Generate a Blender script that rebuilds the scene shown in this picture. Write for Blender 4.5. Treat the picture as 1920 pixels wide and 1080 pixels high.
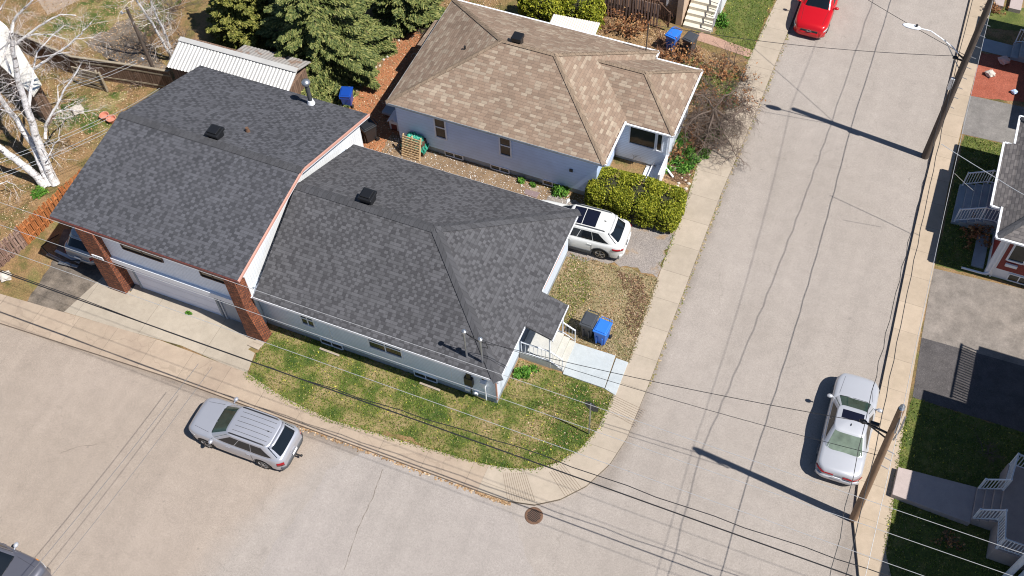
import bpy, math, random
import numpy as np
from mathutils import Vector, Matrix
random.seed(7); RNG = np.random.default_rng(11)
S = bpy.context.scene
for o in list(bpy.data.objects): bpy.data.objects.remove(o)
COL = S.collection
rad = math.radians

# ---------------------------------------------------------------- camera
CAMH = 39.0
MR = np.array([[0.92415371, 0.38093839, -0.02873781],
               [0.29798786, -0.76589733, -0.56974074],
               [-0.23904633, 0.5179645, -0.82132188]])   # rows: image right, image down, forward
cam = bpy.data.cameras.new('camera'); camo = bpy.data.objects.new('camera', cam); COL.objects.link(camo)
cam.sensor_width = 36; cam.lens = 37.5; cam.clip_end = 1000; cam.clip_start = 0.5
camo.matrix_world = Matrix(((MR[0][0], -MR[1][0], -MR[2][0], 0), (MR[0][1], -MR[1][1], -MR[2][1], 0),
                            (MR[0][2], -MR[1][2], -MR[2][2], CAMH), (0, 0, 0, 1)))
S.camera = camo
# ---------------------------------------------------------------- light
SUN = Vector((0.675, -0.085, 1.0)).normalized()
w = bpy.data.worlds.new("World"); S.world = w; w.use_nodes = True
nt = w.node_tree; bg = nt.nodes['Background']
sky = nt.nodes.new('ShaderNodeTexSky'); sky.sky_type = 'NISHITA'; sky.sun_disc = False
sky.sun_elevation = math.asin(SUN.z); sky.sun_rotation = math.atan2(SUN.x, SUN.y)
nt.links.new(sky.outputs[0], bg.inputs[0]); bg.inputs[1].default_value = 0.06; sky.ozone_density = 6.0; sky.dust_density = .3; sky.air_density = 1.0
sl = bpy.data.lights.new('sun', 'SUN'); sl.energy = 5.0; sl.angle = rad(0.5); sl.color = (1, .962, .905)
so = bpy.data.objects.new('sun', sl); COL.objects.link(so)
so.rotation_euler = SUN.to_track_quat('Z', 'Y').to_euler(); so.location = (20, -5, 50)
S.view_settings.view_transform = 'Standard'; S.view_settings.look = 'None'
S.view_settings.exposure = 0.38; S.view_settings.gamma = 1.0

# ---------------------------------------------------------------- measuring helpers: a sight line met with a plane
def ray(px, py): return MR.T @ np.array([(px-960)/2000., (py-540)/2000., 1.])
def at(px, py, z=.12):
    d = ray(px, py); t = (z-CAMH)/d[2]; return Vector((d[0]*t, d[1]*t, z))
def aty(px, py, Y):
    d = ray(px, py); t = Y/d[1]; return Vector((d[0]*t, Y, CAMH+d[2]*t))
def atx(px, py, X):
    d = ray(px, py); t = X/d[0]; return Vector((X, d[1]*t, CAMH+d[2]*t))

# ---------------------------------------------------------------- materials
class N:
    def __init__(s, name):
        s.m = bpy.data.materials.new(name); s.m.use_nodes = True
        s.t = s.m.node_tree; s.b = s.t.nodes['Principled BSDF']; s.b.inputs['Roughness'].default_value = .85
    def n(s, ty, ins=None, **kw):
        k = s.t.nodes.new('ShaderNode'+ty)
        for a, v in kw.items(): setattr(k, a, v)
        for a, v in (ins or {}).items(): s.set(k.inputs[a], v)
        return k
    def set(s, sock, v):
        if isinstance(v, bpy.types.NodeSocket): s.t.links.new(v, sock)
        elif isinstance(v, (tuple, list)) and len(v) == 3 and sock.type == 'RGBA': sock.default_value = (*v, 1)
        else: sock.default_value = v
    def math(s, op, a, b=0, c=None, clamp=False):
        i = {0: a, 1: b}
        if c is not None: i[2] = c
        return s.n('Math', i, operation=op, use_clamp=clamp).outputs[0]
    def obj(s): return s.n('TexCoord').outputs['Object']
    def uv(s): return s.n('TexCoord').outputs['UV']
    def noise(s, scale, vec=None, detail=4, rough=.55, out='Fac', scl=None):
        v = vec if vec is not None else s.obj()
        if scl: v = s.n('VectorMath', {0: v, 1: scl}, operation='MULTIPLY').outputs[0]
        return s.n('TexNoise', {'Vector': v, 'Scale': scale, 'Detail': detail, 'Roughness': rough}).outputs[out]
    def ramp(s, fac, stops, interp='LINEAR'):
        r = s.n('ValToRGB', {0: fac}); e = r.color_ramp; e.interpolation = interp
        while len(e.elements) < len(stops): e.elements.new(.5)
        for el, (p, c) in zip(e.elements, stops):
            el.position = p; el.color = (*c, 1) if isinstance(c, (tuple, list)) else (c, c, c, 1)
        return r.outputs[0]
    def mix(s, f, a, b, mode='MIX'):
        k = s.n('Mix', data_type='RGBA', blend_type=mode)
        s.set(k.inputs[0], f); s.set(k.inputs[6], a); s.set(k.inputs[7], b); return k.outputs[2]
    def rgb(s, c): 
        k = s.n('RGB'); k.outputs[0].default_value = (*c, 1); return k.outputs[0]
    def col(s, c): s.set(s.b.inputs['Base Color'], c); return s
    def p(s, **kw):
        for a, v in kw.items(): s.set(s.b.inputs[a.replace('_', ' ')], v)
        return s
    def bump(s, h, st=.5, d=.02):
        k = s.n('Bump', {'Height': h, 'Strength': st, 'Distance': d}); s.t.links.new(k.outputs[0], s.b.inputs['Normal']); return s
MATS = {}
def plain(name, c, rough=.6, metal=0, var=.12, scale=3, **kw):
    if name in MATS: return MATS[name]
    a = N(name); f = a.noise(scale, detail=5)
    a.col(a.mix(f, tuple(x*(1-var) for x in c), tuple(min(1, x*(1+var)) for x in c))).p(Roughness=rough, Metallic=metal)
    for k, v in kw.items(): a.p(**{k: v})
    MATS[name] = a.m; return a.m

def ground_mat(name, stops, scale=1.2, fine=28, spk=(.75, 1.2), bump=.5, tint=None, warp=None):
    a = N(name)
    big = a.noise(scale, detail=8, rough=.62); f = a.ramp(big, stops)
    fn = a.noise(fine, detail=6, rough=.8)
    sp = a.ramp(fn, [(.3, spk[0]), (.7, spk[1])])
    c = a.mix(1., f, sp, 'MULTIPLY')
    if tint:
        t = a.ramp(a.noise(tint[0], detail=6, rough=.65), [(tint[1], 0.), (tint[2], 1.)])
        c = a.mix(t, c, a.mix(1., a.rgb(tint[3]), sp, 'MULTIPLY'))
    a.col(c).p(Roughness=.93).bump(fn, bump, .03); return a.m

def asphalt(name, base, warm, cool=None, spk=(.8, 1.16), stain=.25, cracks=True, fine=26):
    a = N(name); o = a.obj()
    big = a.ramp(a.noise(.16, detail=7, rough=.6), [(.35, 0.), (.65, 1.)])
    c = a.mix(big, base, warm)
    if cool:
        sx = a.n('SeparateXYZ', {0: o})
        w1 = a.math('ADD', sx.outputs[0], a.math('MULTIPLY', a.noise(.22, detail=5), 3.))
        w1 = a.math('ADD', w1, a.math('MULTIPLY', a.math('SUBTRACT', sx.outputs[1], 15.), -.35))
        k = a.math('MULTIPLY', a.math('ADD', w1, 14.3), .9, clamp=True)
        c = a.mix(k, c, a.mix(big, cool[0], cool[1]))
    if cool:
        sy = sx.outputs[1]; nz = a.noise(1.3, detail=7, rough=.7)
        g1 = a.math('MULTIPLY', a.math('MULTIPLY', a.math('ADD', a.math('ADD', sy, a.math('MULTIPLY', nz, .8)), -14.95), 2.6, clamp=True), a.math('MULTIPLY', a.math('SUBTRACT', -8.2, sx.outputs[0]), .6, clamp=True))
        g1 = a.math('MULTIPLY', g1, a.math('LESS_THAN', sy, 16.))
        g2 = a.math('MULTIPLY', a.math('MULTIPLY', a.math('ADD', a.math('SUBTRACT', a.math('MULTIPLY', nz, .9), sx.outputs[0]), -4.2), 2.2, clamp=True), a.math('GREATER_THAN', sy, 17.))
        g3 = a.math('MULTIPLY', a.math('MULTIPLY', a.math('ADD', a.math('ADD', sx.outputs[0], a.math('MULTIPLY', nz, .9)), -4.85), 2.2, clamp=True), a.math('GREATER_THAN', sy, 17.))
        c = a.mix(a.math('MULTIPLY', g1, .55), c, (.16, .125, .10)); c = a.mix(a.math('MULTIPLY', a.math('MAXIMUM', g2, g3), .4), c, (.17, .14, .115))
        drip = a.ramp(a.noise(2.3, detail=2), [(.72, 0.), (.76, .35)]); c = a.mix(drip, c, (.13, .115, .105))
    # long wheel-track streaks along the street
    st = a.noise(1., scl=(.9, .06, 1), detail=5, rough=.6)
    c = a.mix(1., c, a.ramp(st, [(.3, .93), (.7, 1.06)]), 'MULTIPLY')
    med = a.ramp(a.noise(1.7, detail=8, rough=.7), [(.3, 1-stain*.4), (.7, 1+stain*.25)])
    c = a.mix(1., c, med, 'MULTIPLY')
    fn = a.noise(fine, detail=5, rough=.9); c = a.mix(1., c, a.ramp(fn, [(.28, spk[0]), (.72, spk[1])]), 'MULTIPLY')
    c = a.mix(1., c, a.ramp(a.noise(11., detail=3, rough=.8), [(.3, .88), (.7, 1.11)]), 'MULTIPLY')
    v = a.n('TexVoronoi', {'Vector': o, 'Scale': 30.}); c = a.mix(a.math('MULTIPLY', a.math('LESS_THAN', v.outputs['Distance'], .16), .4), c, (.52, .47, .42))
    if cracks:
        wv = a.n('VectorMath', {0: o, 1: a.n('VectorMath', {0: a.noise(1.1, out='Color', detail=6), 1: (1.4, 1.4, 0)}, operation='MULTIPLY').outputs[0]}, operation='ADD').outputs[0]
        cr = a.n('TexVoronoi', {'Vector': wv, 'Scale': .13}, feature='DISTANCE_TO_EDGE').outputs['Distance']
        m = a.math('MULTIPLY', a.math('LESS_THAN', cr, .0022), a.math('MULTIPLY', a.math('GREATER_THAN', a.noise(.25), .54), .16))
        c = a.mix(m, c, (.1, .085, .07))
        oil = a.ramp(a.noise(.55, detail=3, scl=(1, .8, 1)), [(.70, 0.), (.78, .35)])
        c = a.mix(oil, c, (.14, .12, .11))
    a.col(c).p(Roughness=.9).bump(fn, .5, .012); return a.m

M = {}
M['road'] = asphalt('road_asphalt', (.325, .268, .220), (.355, .294, .245), ((.325, .284, .25), (.355, .312, .278)), spk=(.6, 1.34))
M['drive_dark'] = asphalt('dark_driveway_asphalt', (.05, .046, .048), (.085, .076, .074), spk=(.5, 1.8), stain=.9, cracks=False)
M['drive_grey'] = asphalt('grey_driveway_asphalt', (.215, .2, .185), (.185, .17, .16), stain=.7)
M['drive_tan'] = asphalt('tan_driveway_asphalt', (.25, .215, .185), (.2, .175, .155), stain=.9)
M['drive_brown'] = asphalt('worn_brown_asphalt', (.20, .16, .12), (.13, .11, .095), stain=1.6, spk=(.6, 1.4))
M['gravel'] = ground_mat('gravel', [(.3, (.21, .185, .17)), (.7, (.27, .235, .21))], 1.5, 22, (.45, 1.75), .8, tint=(1.3, .56, .68, (.27, .19, .12)))
M['grass'] = ground_mat('lawn_soil', [(.36, (.035, .07, .008)), (.46, (.085, .11, .018)), (.53, (.20, .17, .06)), (.64, (.29, .215, .11))], .7, 20, (.45, 1.6), .8)
M['grass_green'] = ground_mat('green_lawn_soil', [(.3, (.05, .078, .013)), (.55, (.10, .12, .024)), (.75, (.2, .175, .06))], 1.6, 20, (.45, 1.6), .8)
M['grass_dry'] = ground_mat('dry_lawn_soil', [(.28, (.1, .11, .03)), (.42, (.2, .165, .08)), (.6, (.29, .22, .125)), (.75, (.15, .085, .04))], 1.1, 18, (.45, 1.65), .8)
M['dirt'] = ground_mat('leafy_yard_ground', [(.25, (.06, .045, .02)), (.4, (.12, .10, .03)), (.5, (.22, .135, .06)), (.62, (.27, .17, .085)), (.74, (.08, .05, .028))], .9, 16, (.35, 1.8), .9, tint=(.45, .52, .66, (.12, .12, .03)))
M['mulch'] = ground_mat('red_brown_mulch', [(.3, (.26, .10, .045)), (.6, (.36, .15, .065)), (.75, (.2, .09, .05))], 1., 22, (.4, 1.7), .9)
M['mulch_red'] = ground_mat('red_mulch', [(.3, (.26, .065, .035)), (.7, (.34, .10, .06))], 2, 20, (.45, 1.6), .9)
M['side_dirt'] = ground_mat('side_yard_gravelly_dirt', [(.3, (.17, .11, .065)), (.6, (.24, .165, .10)), (.75, (.3, .25, .19))], 1.4, 20, (.45, 1.6), .8)
M['leafbed'] = ground_mat('leaf_bed', [(.3, (.15, .09, .04)), (.5, (.30, .19, .09)), (.7, (.10, .06, .03))], 1.6, 16, (.35, 1.7), .9)

def concrete(name, c1, c2, step=1.45, axis=0, ang=None, crack=.3, jw=.012, jdark=.55):
    a = N(name); o = a.obj(); sx = a.n('SeparateXYZ', {0: o})
    c = a.mix(a.ramp(a.noise(.5, detail=7, rough=.65), [(.35, 0.), (.65, 1.)]), c1, c2)
    if step:
        f = a.math('DIVIDE', sx.outputs[axis], step); cell = a.math('FLOOR', f)
        wn = a.n('TexWhiteNoise', {'W': cell}, noise_dimensions='1D').outputs['Value']
        c = a.mix(1., c, a.ramp(wn, [(0., .95), (1., 1.04)]), 'MULTIPLY')
        fr = a.math('FRACT', f); j = a.math('LESS_THAN', fr, jw/step*1.6)
        c = a.mix(a.math('MULTIPLY', j, jdark), c, (.12, .10, .08))
    fn = a.noise(30, detail=6, rough=.8); c = a.mix(1., c, a.ramp(fn, [(.3, .88), (.7, 1.1)]), 'MULTIPLY')
    md = a.noise(3, detail=7, rough=.7); c = a.mix(1., c, a.ramp(md, [(.3, .9), (.7, 1.07)]), 'MULTIPLY')
    if crack:
        wv = a.n('VectorMath', {0: o, 1: a.n('VectorMath', {0: a.noise(2., out='Color', detail=6), 1: (.8, .8, 0)}, operation='MULTIPLY').outputs[0]}, operation='ADD').outputs[0]
        cr = a.n('TexVoronoi', {'Vector': wv, 'Scale': .6}, feature='DISTANCE_TO_EDGE').outputs['Distance']
        m = a.math('MULTIPLY', a.math('LESS_THAN', cr, .012), crack); c = a.mix(m, c, (.16, .12, .09))
    a.col(c).p(Roughness=.9).bump(fn, .3, .01); return a.m
M['walk_old'] = concrete('old_sidewalk_concrete', (.35, .27, .205), (.41, .325, .245), 1.9, 0, crack=.22)
M['walk_new'] = concrete('sidewalk_concrete', (.38, .32, .25), (.43, .36, .285), 1.55, 1, crack=0)
M['walk_east'] = concrete('east_sidewalk_concrete', (.40, .32, .235), (.45, .36, .27), 1.5, 1, crack=0, jdark=.5)
M['apron'] = concrete('garage_apron_concrete', (.345, .295, .235), (.41, .355, .285), 3.2, 0, crack=.06)
M['painted_walk'] = concrete('painted_walk_concrete', (.40, .44, .46), (.46, .49, .50), 0, 0, crack=0)
M['porch_conc'] = concrete('porch_concrete', (.47, .47, .45), (.52, .50, .44), 0, crack=0)
M['raised_conc'] = concrete('raised_walk_concrete', (.40, .33, .31), (.43, .36, .335), 0, crack=0)
M['grey_conc'] = concrete('grey_foundation_concrete', (.30, .33, .36), (.36, .39, .42), 0, crack=.1)
M['brick_path'] = ground_mat('brick_path', [(.3, (.36, .22, .165)), (.7, (.42, .27, .2))], 3, 12, (.8, 1.2), .4)

def shingles(name, light, dark, lightest=None, course=.145, tab=.21, thr=.42, var=.13, brown=False):
    a = N(name); uv = a.uv(); sx = a.n('SeparateXYZ', {0: uv}); u, v = sx.outputs[0], sx.outputs[1]
    f = a.math('DIVIDE', v, course); row = a.math('FLOOR', f); fr = a.math('FRACT', f)
    rn = a.n('TexWhiteNoise', {'W': row}, noise_dimensions='1D').outputs['Value']
    # uneven tab widths: warp u along each course
    wv = a.n('CombineXYZ', {0: a.math('MULTIPLY', u, 2.2), 1: a.math('MULTIPLY', row, 7.31)})
    wr = a.math('MULTIPLY', a.n('TexNoise', {'Vector': wv.outputs[0], 'Scale': 1.1, 'Detail': 3.}).outputs[0], .6 if not brown else 0.)
    uu = a.math('DIVIDE', a.math('ADD', a.math('ADD', u, wr), a.math('MULTIPLY', rn, 3. if brown else .16)), tab)
    cell = a.math('FLOOR', uu); fu = a.math('FRACT', uu)
    wn = a.n('TexWhiteNoise', {'Vector': a.n('CombineXYZ', {0: cell, 1: row}).outputs[0]}, noise_dimensions='2D')
    r = wn.outputs['Value']; r2 = a.n('SeparateColor', {0: wn.outputs['Color']}).outputs[1]
    if not brown:
        odd = a.math('GREATER_THAN', a.math('FRACT', a.math('MULTIPLY', a.math('ADD', cell, row), .5)), .25)
        isd = a.math('MULTIPLY', a.math('LESS_THAN', r, thr*1.85), odd)
        c = a.mix(a.math('MULTIPLY', isd, a.math('ADD', a.math('MULTIPLY', r2, .6), .4)), light, dark)
        c = a.mix(1., c, a.ramp(r2, [(0, 1-var), (1, 1+var)]), 'MULTIPLY')
    else:
        # neighbouring tabs pair up into lighter blends
        blend = a.noise(1.3, vec=a.n('CombineXYZ', {0: a.math('MULTIPLY', cell, tab), 1: a.math('MULTIPLY', row, course)}).outputs[0], detail=2)
        q = a.math('ADD', a.math('MULTIPLY', r, .62), a.math('MULTIPLY', blend, .5))
        c = a.ramp(q, [(.0, (.205, .147, .107)), (.25, (.225, .158, .113)), (.45, (.245, .171, .122)), (.6, (.255, .182, .132)), (.7, (.285, .212, .155)), (.8, (.33, .262, .195))], 'LINEAR')
        c = a.mix(1., c, a.ramp(r2, [(0, .9), (1, 1.1)]), 'MULTIPLY')
    # shadow under each course and slots between tabs
    e = a.math('LESS_THAN', fr, .16); c = a.mix(a.math('MULTIPLY', e, .45 if not brown else .28), c, (.03, .03, .032) if not brown else (.08, .06, .05))
    if brown:
        s2 = a.math('MULTIPLY', a.math('LESS_THAN', fu, .09), .3); c = a.mix(s2, c, (.08, .06, .05))
    else:
        s2 = a.math('MULTIPLY', a.math('LESS_THAN', fu, .07), .35); c = a.mix(s2, c, (.03, .03, .032))
    c = a.mix(1., c, a.ramp(a.noise(55, detail=3, rough=.8), [(.3, .8), (.7, 1.22)]), 'MULTIPLY')
    c = a.mix(1., c, a.ramp(a.noise(.6, detail=5), [(.3, .92), (.7, 1.08)]), 'MULTIPLY')
    a.col(c).p(Roughness=.88, **{}).bump(a.math('ADD', a.math('MULTIPLY', fr, -.6), a.math('MULTIPLY', r, .5 if not brown else .1)), .6, .012); return a.m
M['sh_dark'] = shingles('charcoal_shingles', (.082, .083, .095), (.036, .037, .043), tab=.19)
M['sh_main'] = shingles('grey_shingles', (.086, .085, .092), (.039, .038, .042), tab=.18)
M['sh_brown'] = shingles('tan_brown_shingles', None, None, tab=.3, course=.143, brown=True)
M['sh_east'] = shingles('weathered_grey_shingles', (.15, .135, .13), (.09, .08, .08), tab=.3, thr=.5)
def capmat(name, c):
    a = N(name); uv = a.uv(); sx = a.n('SeparateXYZ', {0: uv})
    f = a.math('DIVIDE', a.math('ADD', sx.outputs[0], a.math('MULTIPLY', sx.outputs[1], .0)), .2)
    wn = a.n('TexWhiteNoise', {'W': a.math('FLOOR', f)}, noise_dimensions='1D').outputs['Value']
    k = a.mix(1., a.rgb(c), a.ramp(wn, [(0, .82), (1, 1.2)]), 'MULTIPLY')
    k = a.mix(a.math('MULTIPLY', a.math('LESS_THAN', a.math('FRACT', f), .12), .5), k, tuple(x*.3 for x in c))
    a.col(a.mix(1., k, a.ramp(a.noise(50), [(.3, .85), (.7, 1.15)]), 'MULTIPLY')); return a.m
M['cap_dark'] = capmat('dark_ridge_shingles', (.060, .060, .066)); M['cap_brown'] = capmat('brown_ridge_shingles', (.235, .172, .12)); 
def siding(name, c, step=.115, dark=.4, vert=False, var=.05):
    a = N(name); uv = a.uv(); sx = a.n('SeparateXYZ', {0: uv})
    f = a.math('DIVIDE', sx.outputs[0 if vert else 1], step); fr = a.math('FRACT', f)
    k = a.mix(a.math('MULTIPLY', a.math('LESS_THAN', fr, .16), dark), c, tuple(x*.35 for x in c))
    k = a.mix(1., k, a.ramp(a.noise(1.4, detail=6, rough=.65), [(.3, 1-var), (.7, 1+var)]), 'MULTIPLY')
    a.col(k).p(Roughness=.55).bump(fr, .7, .015); return a.m
M['vinyl'] = siding('white_vinyl_shade_blue', (.78, .86, .97)); M['vinyl_v'] = siding('white_ribbed_siding', (.78, .80, .82), .16, .12, True)  # vinyl: bluish light of the shaded walls is mixed into the white
M['stucco'] = siding('painted_block_wall_shade_blue', (.56, .69, .93), .2, .13, var=.07)  # wall colour carries the blue of skylit shade
M['grey_siding'] = siding('brown_grey_siding', (.25, .2, .19), .12, .5)
M['red_wall'] = siding('dark_red_siding', (.22, .02, .02), .12, .25)
def brick():
    a = N('red_brown_brick'); b = a.n('TexBrick', {'Vector': a.uv(), 'Color1': (.16, .04, .018, 1), 'Color2': (.40, .12, .045, 1), 'Mortar': (.06, .035, .028, 1), 'Scale': 1., 'Mortar Size': .016, 'Brick Width': .22, 'Row Height': .075, 'Bias': 0.})
    a.col(a.mix(1., b.outputs[0], a.ramp(a.noise(7, detail=5), [(.3, .6), (.7, 1.35)]), 'MULTIPLY')).bump(b.outputs[1], -.6, .015); return a.m
M['brick'] = brick()
M['white'] = plain('white_trim', (.78, .80, .84), .45, var=.04); M['coral'] = plain('faded_coral_trim', (.60, .32, .25), .5)
M['maroon'] = plain('maroon_trim', (.16, .045, .04), .5); M['brownwood'] = plain('dark_brown_wood', (.10, .055, .035), .7)
M['galv'] = plain('galvanised_metal', (.45, .47, .5), .35, .8); M['black'] = plain('black_plastic', (.02, .021, .023), .45)
M['black_metal'] = plain('black_vent_metal', (.018, .019, .022), .35, .3); M['door'] = plain('grey_door_paint', (.42, .45, .5), .5)
M['garage_door'] = siding('pale_garage_door', (.72, .75, .86), .53, .15); M['rust'] = plain('rusty_iron', (.17, .095, .06), .8, .3, var=.4, scale=20)
M['rock'] = plain('pale_rock', (.55, .5, .44), .8, var=.25, scale=6); M['pink_rock'] = plain('pinkish_rock', (.6, .42, .38), .8, var=.2, scale=6)
M['glass'] = plain('window_glass', (.03, .034, .03), .06, var=.5, scale=2); M['curtain'] = plain('curtain_behind_glass', (.045, .038, .032), .1, var=.5, scale=9)
M['wire_b'] = plain('black_cable', (.02, .02, .022), .5); M['wire_w'] = plain('bare_aluminium_cable', (.6, .6, .6), .35, .5)
M['wire_g'] = plain('grey_cable', (.13, .13, .135), .5); M['cable_lug'] = M['black']
M['bin_black'] = plain('charcoal_bin_plastic', (.055, .06, .07), .42); M['bin_blue'] = plain('blue_bin_plastic', (.03, .17, .62), .38)
M['bin_blue_shaded'] = plain('shaded_blue_bin_plastic', (.01, .06, .33), .35); M['bin_dark'] = plain('black_bin_plastic', (.022, .023, .026), .4); M['tarp'] = plain('green_tarp', (.05, .34, .24), .45, var=.4, scale=6)  # first one: darker copy of the blue plastic, spruce shade painted in
M['pallet'] = plain('pale_pallet_wood', (.62, .44, .25), .8, var=.25, scale=8); M['terracotta'] = plain('terracotta', (.55, .22, .15), .8)
def wood(name, c1, c2, vert=True, board=.14):
    a = N(name); uv = a.uv(); sx = a.n('SeparateXYZ', {0: uv}); f = a.math('DIVIDE', sx.outputs[0], board)
    wn = a.n('TexWhiteNoise', {'W': a.math('FLOOR', f)}, noise_dimensions='1D').outputs['Value']
    c = a.mix(wn, c1, c2); c = a.mix(a.math('LESS_THAN', a.math('FRACT', f), .12), c, tuple(x*.2 for x in c1))
    a.col(a.mix(1., c, a.ramp(a.noise(3, scl=(6, 6, .7), detail=6), [(.3, .7), (.7, 1.3)]), 'MULTIPLY')).p(Roughness=.8); return a.m
M['fence_o'] = wood('orange_stained_wood', (.36, .12, .035), (.48, .18, .06)); M['fence_g'] = wood('weathered_fence_wood', (.22, .13, .10), (.3, .2, .16))
M['fence_d'] = wood('old_brown_fence_wood', (.15, .09, .06), (.22, .14, .10)); M['fence_rail'] = plain('grey_weathered_rail', (.3, .25, .18), .85, var=.3)
M['pole'] = plain('utility_pole_wood', (.24, .15, .09), .85, var=.4, scale=1.5); M['pole_dark'] = plain('dark_pole_wood', (.10, .075, .06), .85, var=.4, scale=1.5)
def corr(name, c, rust=0):
    a = N(name); k = a.mix(a.ramp(a.noise(1.5, detail=6), [(.3, .0), (.7, 1.)]), tuple(x*.86 for x in c), c)
    if rust: k = a.mix(a.ramp(a.noise(2.2, detail=6, rough=.7), [(.48, 0.), (.62, .7)]), k, (.24, .13, .075))
    a.col(k).p(Roughness=.45, Metallic=.15); return a.m
M['metal_roof'] = corr('white_metal_roofing', (.56, .55, .53)); M['metal_rust'] = corr('rusty_metal_roofing', (.40, .38, .36), 1)
def bark_white():
    a = N('birch_bark'); v = a.noise(2.2, scl=(1.1, 1.1, 3.2), detail=6, rough=.7)
    k = a.mix(a.ramp(v, [(.56, 0.), (.62, 1.)]), (.82, .80, .80), (.10, .085, .08))
    k = a.mix(a.ramp(a.noise(5., detail=7, rough=.8), [(.46, 0.), (.66, .85)]), k, (.33, .29, .26))
    a.col(a.mix(1., k, a.ramp(a.noise(14), [(.3, .75), (.7, 1.1)]), 'MULTIPLY')).p(Roughness=.7); return a.m
M['birch'] = bark_white(); M['birch_twig'] = plain('birch_twig_bark', (.55, .50, .47), .8, var=.3); M['twig'] = plain('brown_twig_bark', (.13, .095, .075), .85, var=.35)
M['twig_red'] = plain('reddish_stem', (.26, .13, .08), .85, var=.35); M['bark'] = plain('brown_bark', (.12, .085, .06), .9, var=.4, scale=8)
def leafmat(name, stops, rough=.65, trans=0):
    a = N(name); g = a.n('NewGeometry'); c = a.ramp(g.outputs['Random Per Island'], stops)
    a.col(c).p(Roughness=rough); a.b.inputs['Specular IOR Level'].default_value = .25; return a.m
M['spruce'] = leafmat('spruce_needles', [(0, (.05, .075, .022)), (.4, (.10, .128, .036)), (.75, (.19, .205, .06)), (1, (.29, .285, .10))])
M['cedar'] = leafmat('cedar_scales', [(0, (.05, .065, .012)), (.5, (.14, .15, .03)), (1, (.28, .26, .065))])
M['hedge'] = leafmat('hedge_leaves', [(0, (.08, .11, .008)), (.5, (.20, .22, .015)), (.85, (.34, .34, .03)), (1, (.45, .42, .06))])
M['blade'] = leafmat('grass_blades', [(0, (.06, .12, .012)), (.5, (.14, .2, .025)), (.8, (.25, .25, .06)), (.965, (.34, .27, .14)), (.97, (.6, .55, .08))])
M['blade_dry'] = leafmat('dry_grass_blades', [(0, (.12, .14, .03)), (.3, (.22, .19, .08)), (.75, (.36, .27, .16)), (1, (.5, .4, .28))])
M['litter'] = leafmat('fallen_leaf_litter', [(0, (.12, .07, .035)), (.4, (.3, .18, .09)), (.8, (.45, .3, .17)), (1, (.62, .5, .36))])
M['dead_dark'] = leafmat('dark_dead_leaves', [(0, (.07, .04, .025)), (.7, (.16, .09, .05)), (1, (.34, .22, .14))])
M['perennial'] = leafmat('young_perennial_leaves', [(0, (.04, .12, .015)), (.6, (.09, .23, .03)), (1, (.2, .33, .05))])
M['dead_leaf'] = leafmat('old_brown_leaves', [(0, (.2, .08, .03)), (.6, (.34, .15, .06)), (1, (.45, .27, .12))])
M['pebble'] = leafmat('pale_pebbles', [(0, (.3, .27, .24)), (.6, (.5, .46, .42)), (1, (.7, .67, .63))])
def paint(name, c, metal=.3, rough=.3):
    a = N(name); a.col(a.mix(a.noise(2.), tuple(x*.94 for x in c), c)).p(Metallic=metal, Roughness=rough); a.b.inputs['Coat Weight'].default_value = .7; a.b.inputs['Coat Roughness'].default_value = .06; return a.m
M['p_silver'] = paint('silver_grey_paint', (.46, .47, .52), .4, .33); M['p_light'] = paint('pale_silver_paint', (.53, .54, .575), .3, .33); M['p_white'] = paint('pearl_white_paint', (.72, .72, .70), .1)
M['p_red'] = paint('bright_red_paint', (.62, .006, .012), .25, .28); M['p_grey'] = paint('dark_grey_paint', (.17, .17, .2), .5); M['p_hatch'] = paint('light_grey_paint', (.42, .42, .43), .4)
M['carglass'] = plain('car_glass', (.008, .011, .015), .05, var=.3); M['carglass_g'] = plain('green_tinted_glass', (.03, .055, .045), .06, var=.5, scale=4); M['seen_through'] = plain('pale_rear_glass', (.15, .19, .15), .08, var=.7, scale=2.5); M['sunroof'] = plain('dark_sunroof_glass', (.008, .009, .02), .08)
M['tyre'] = plain('tyre_rubber', (.022, .021, .02), .85); M['rim'] = plain('wheel_alloy', (.42, .42, .43), .3, .8); M['clad'] = plain('grey_plastic_cladding', (.07, .073, .078), .6)
M['lamp_red'] = plain('red_lens', (.28, .008, .012), .15); M['lamp_clear'] = plain('clear_lens', (.65, .66, .68), .1, .3); M['lamp_amber'] = plain('amber_lens', (.75, .25, .02), .15)
M['interior'] = plain('light_seat_fabric', (.4, .42, .38), .8); M['sign_red'] = plain('sign_red_face', (.5, .02, .02), .4); M['sky_blue'] = plain('pale_blue_plastic', (.45, .58, .8), .4)

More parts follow.
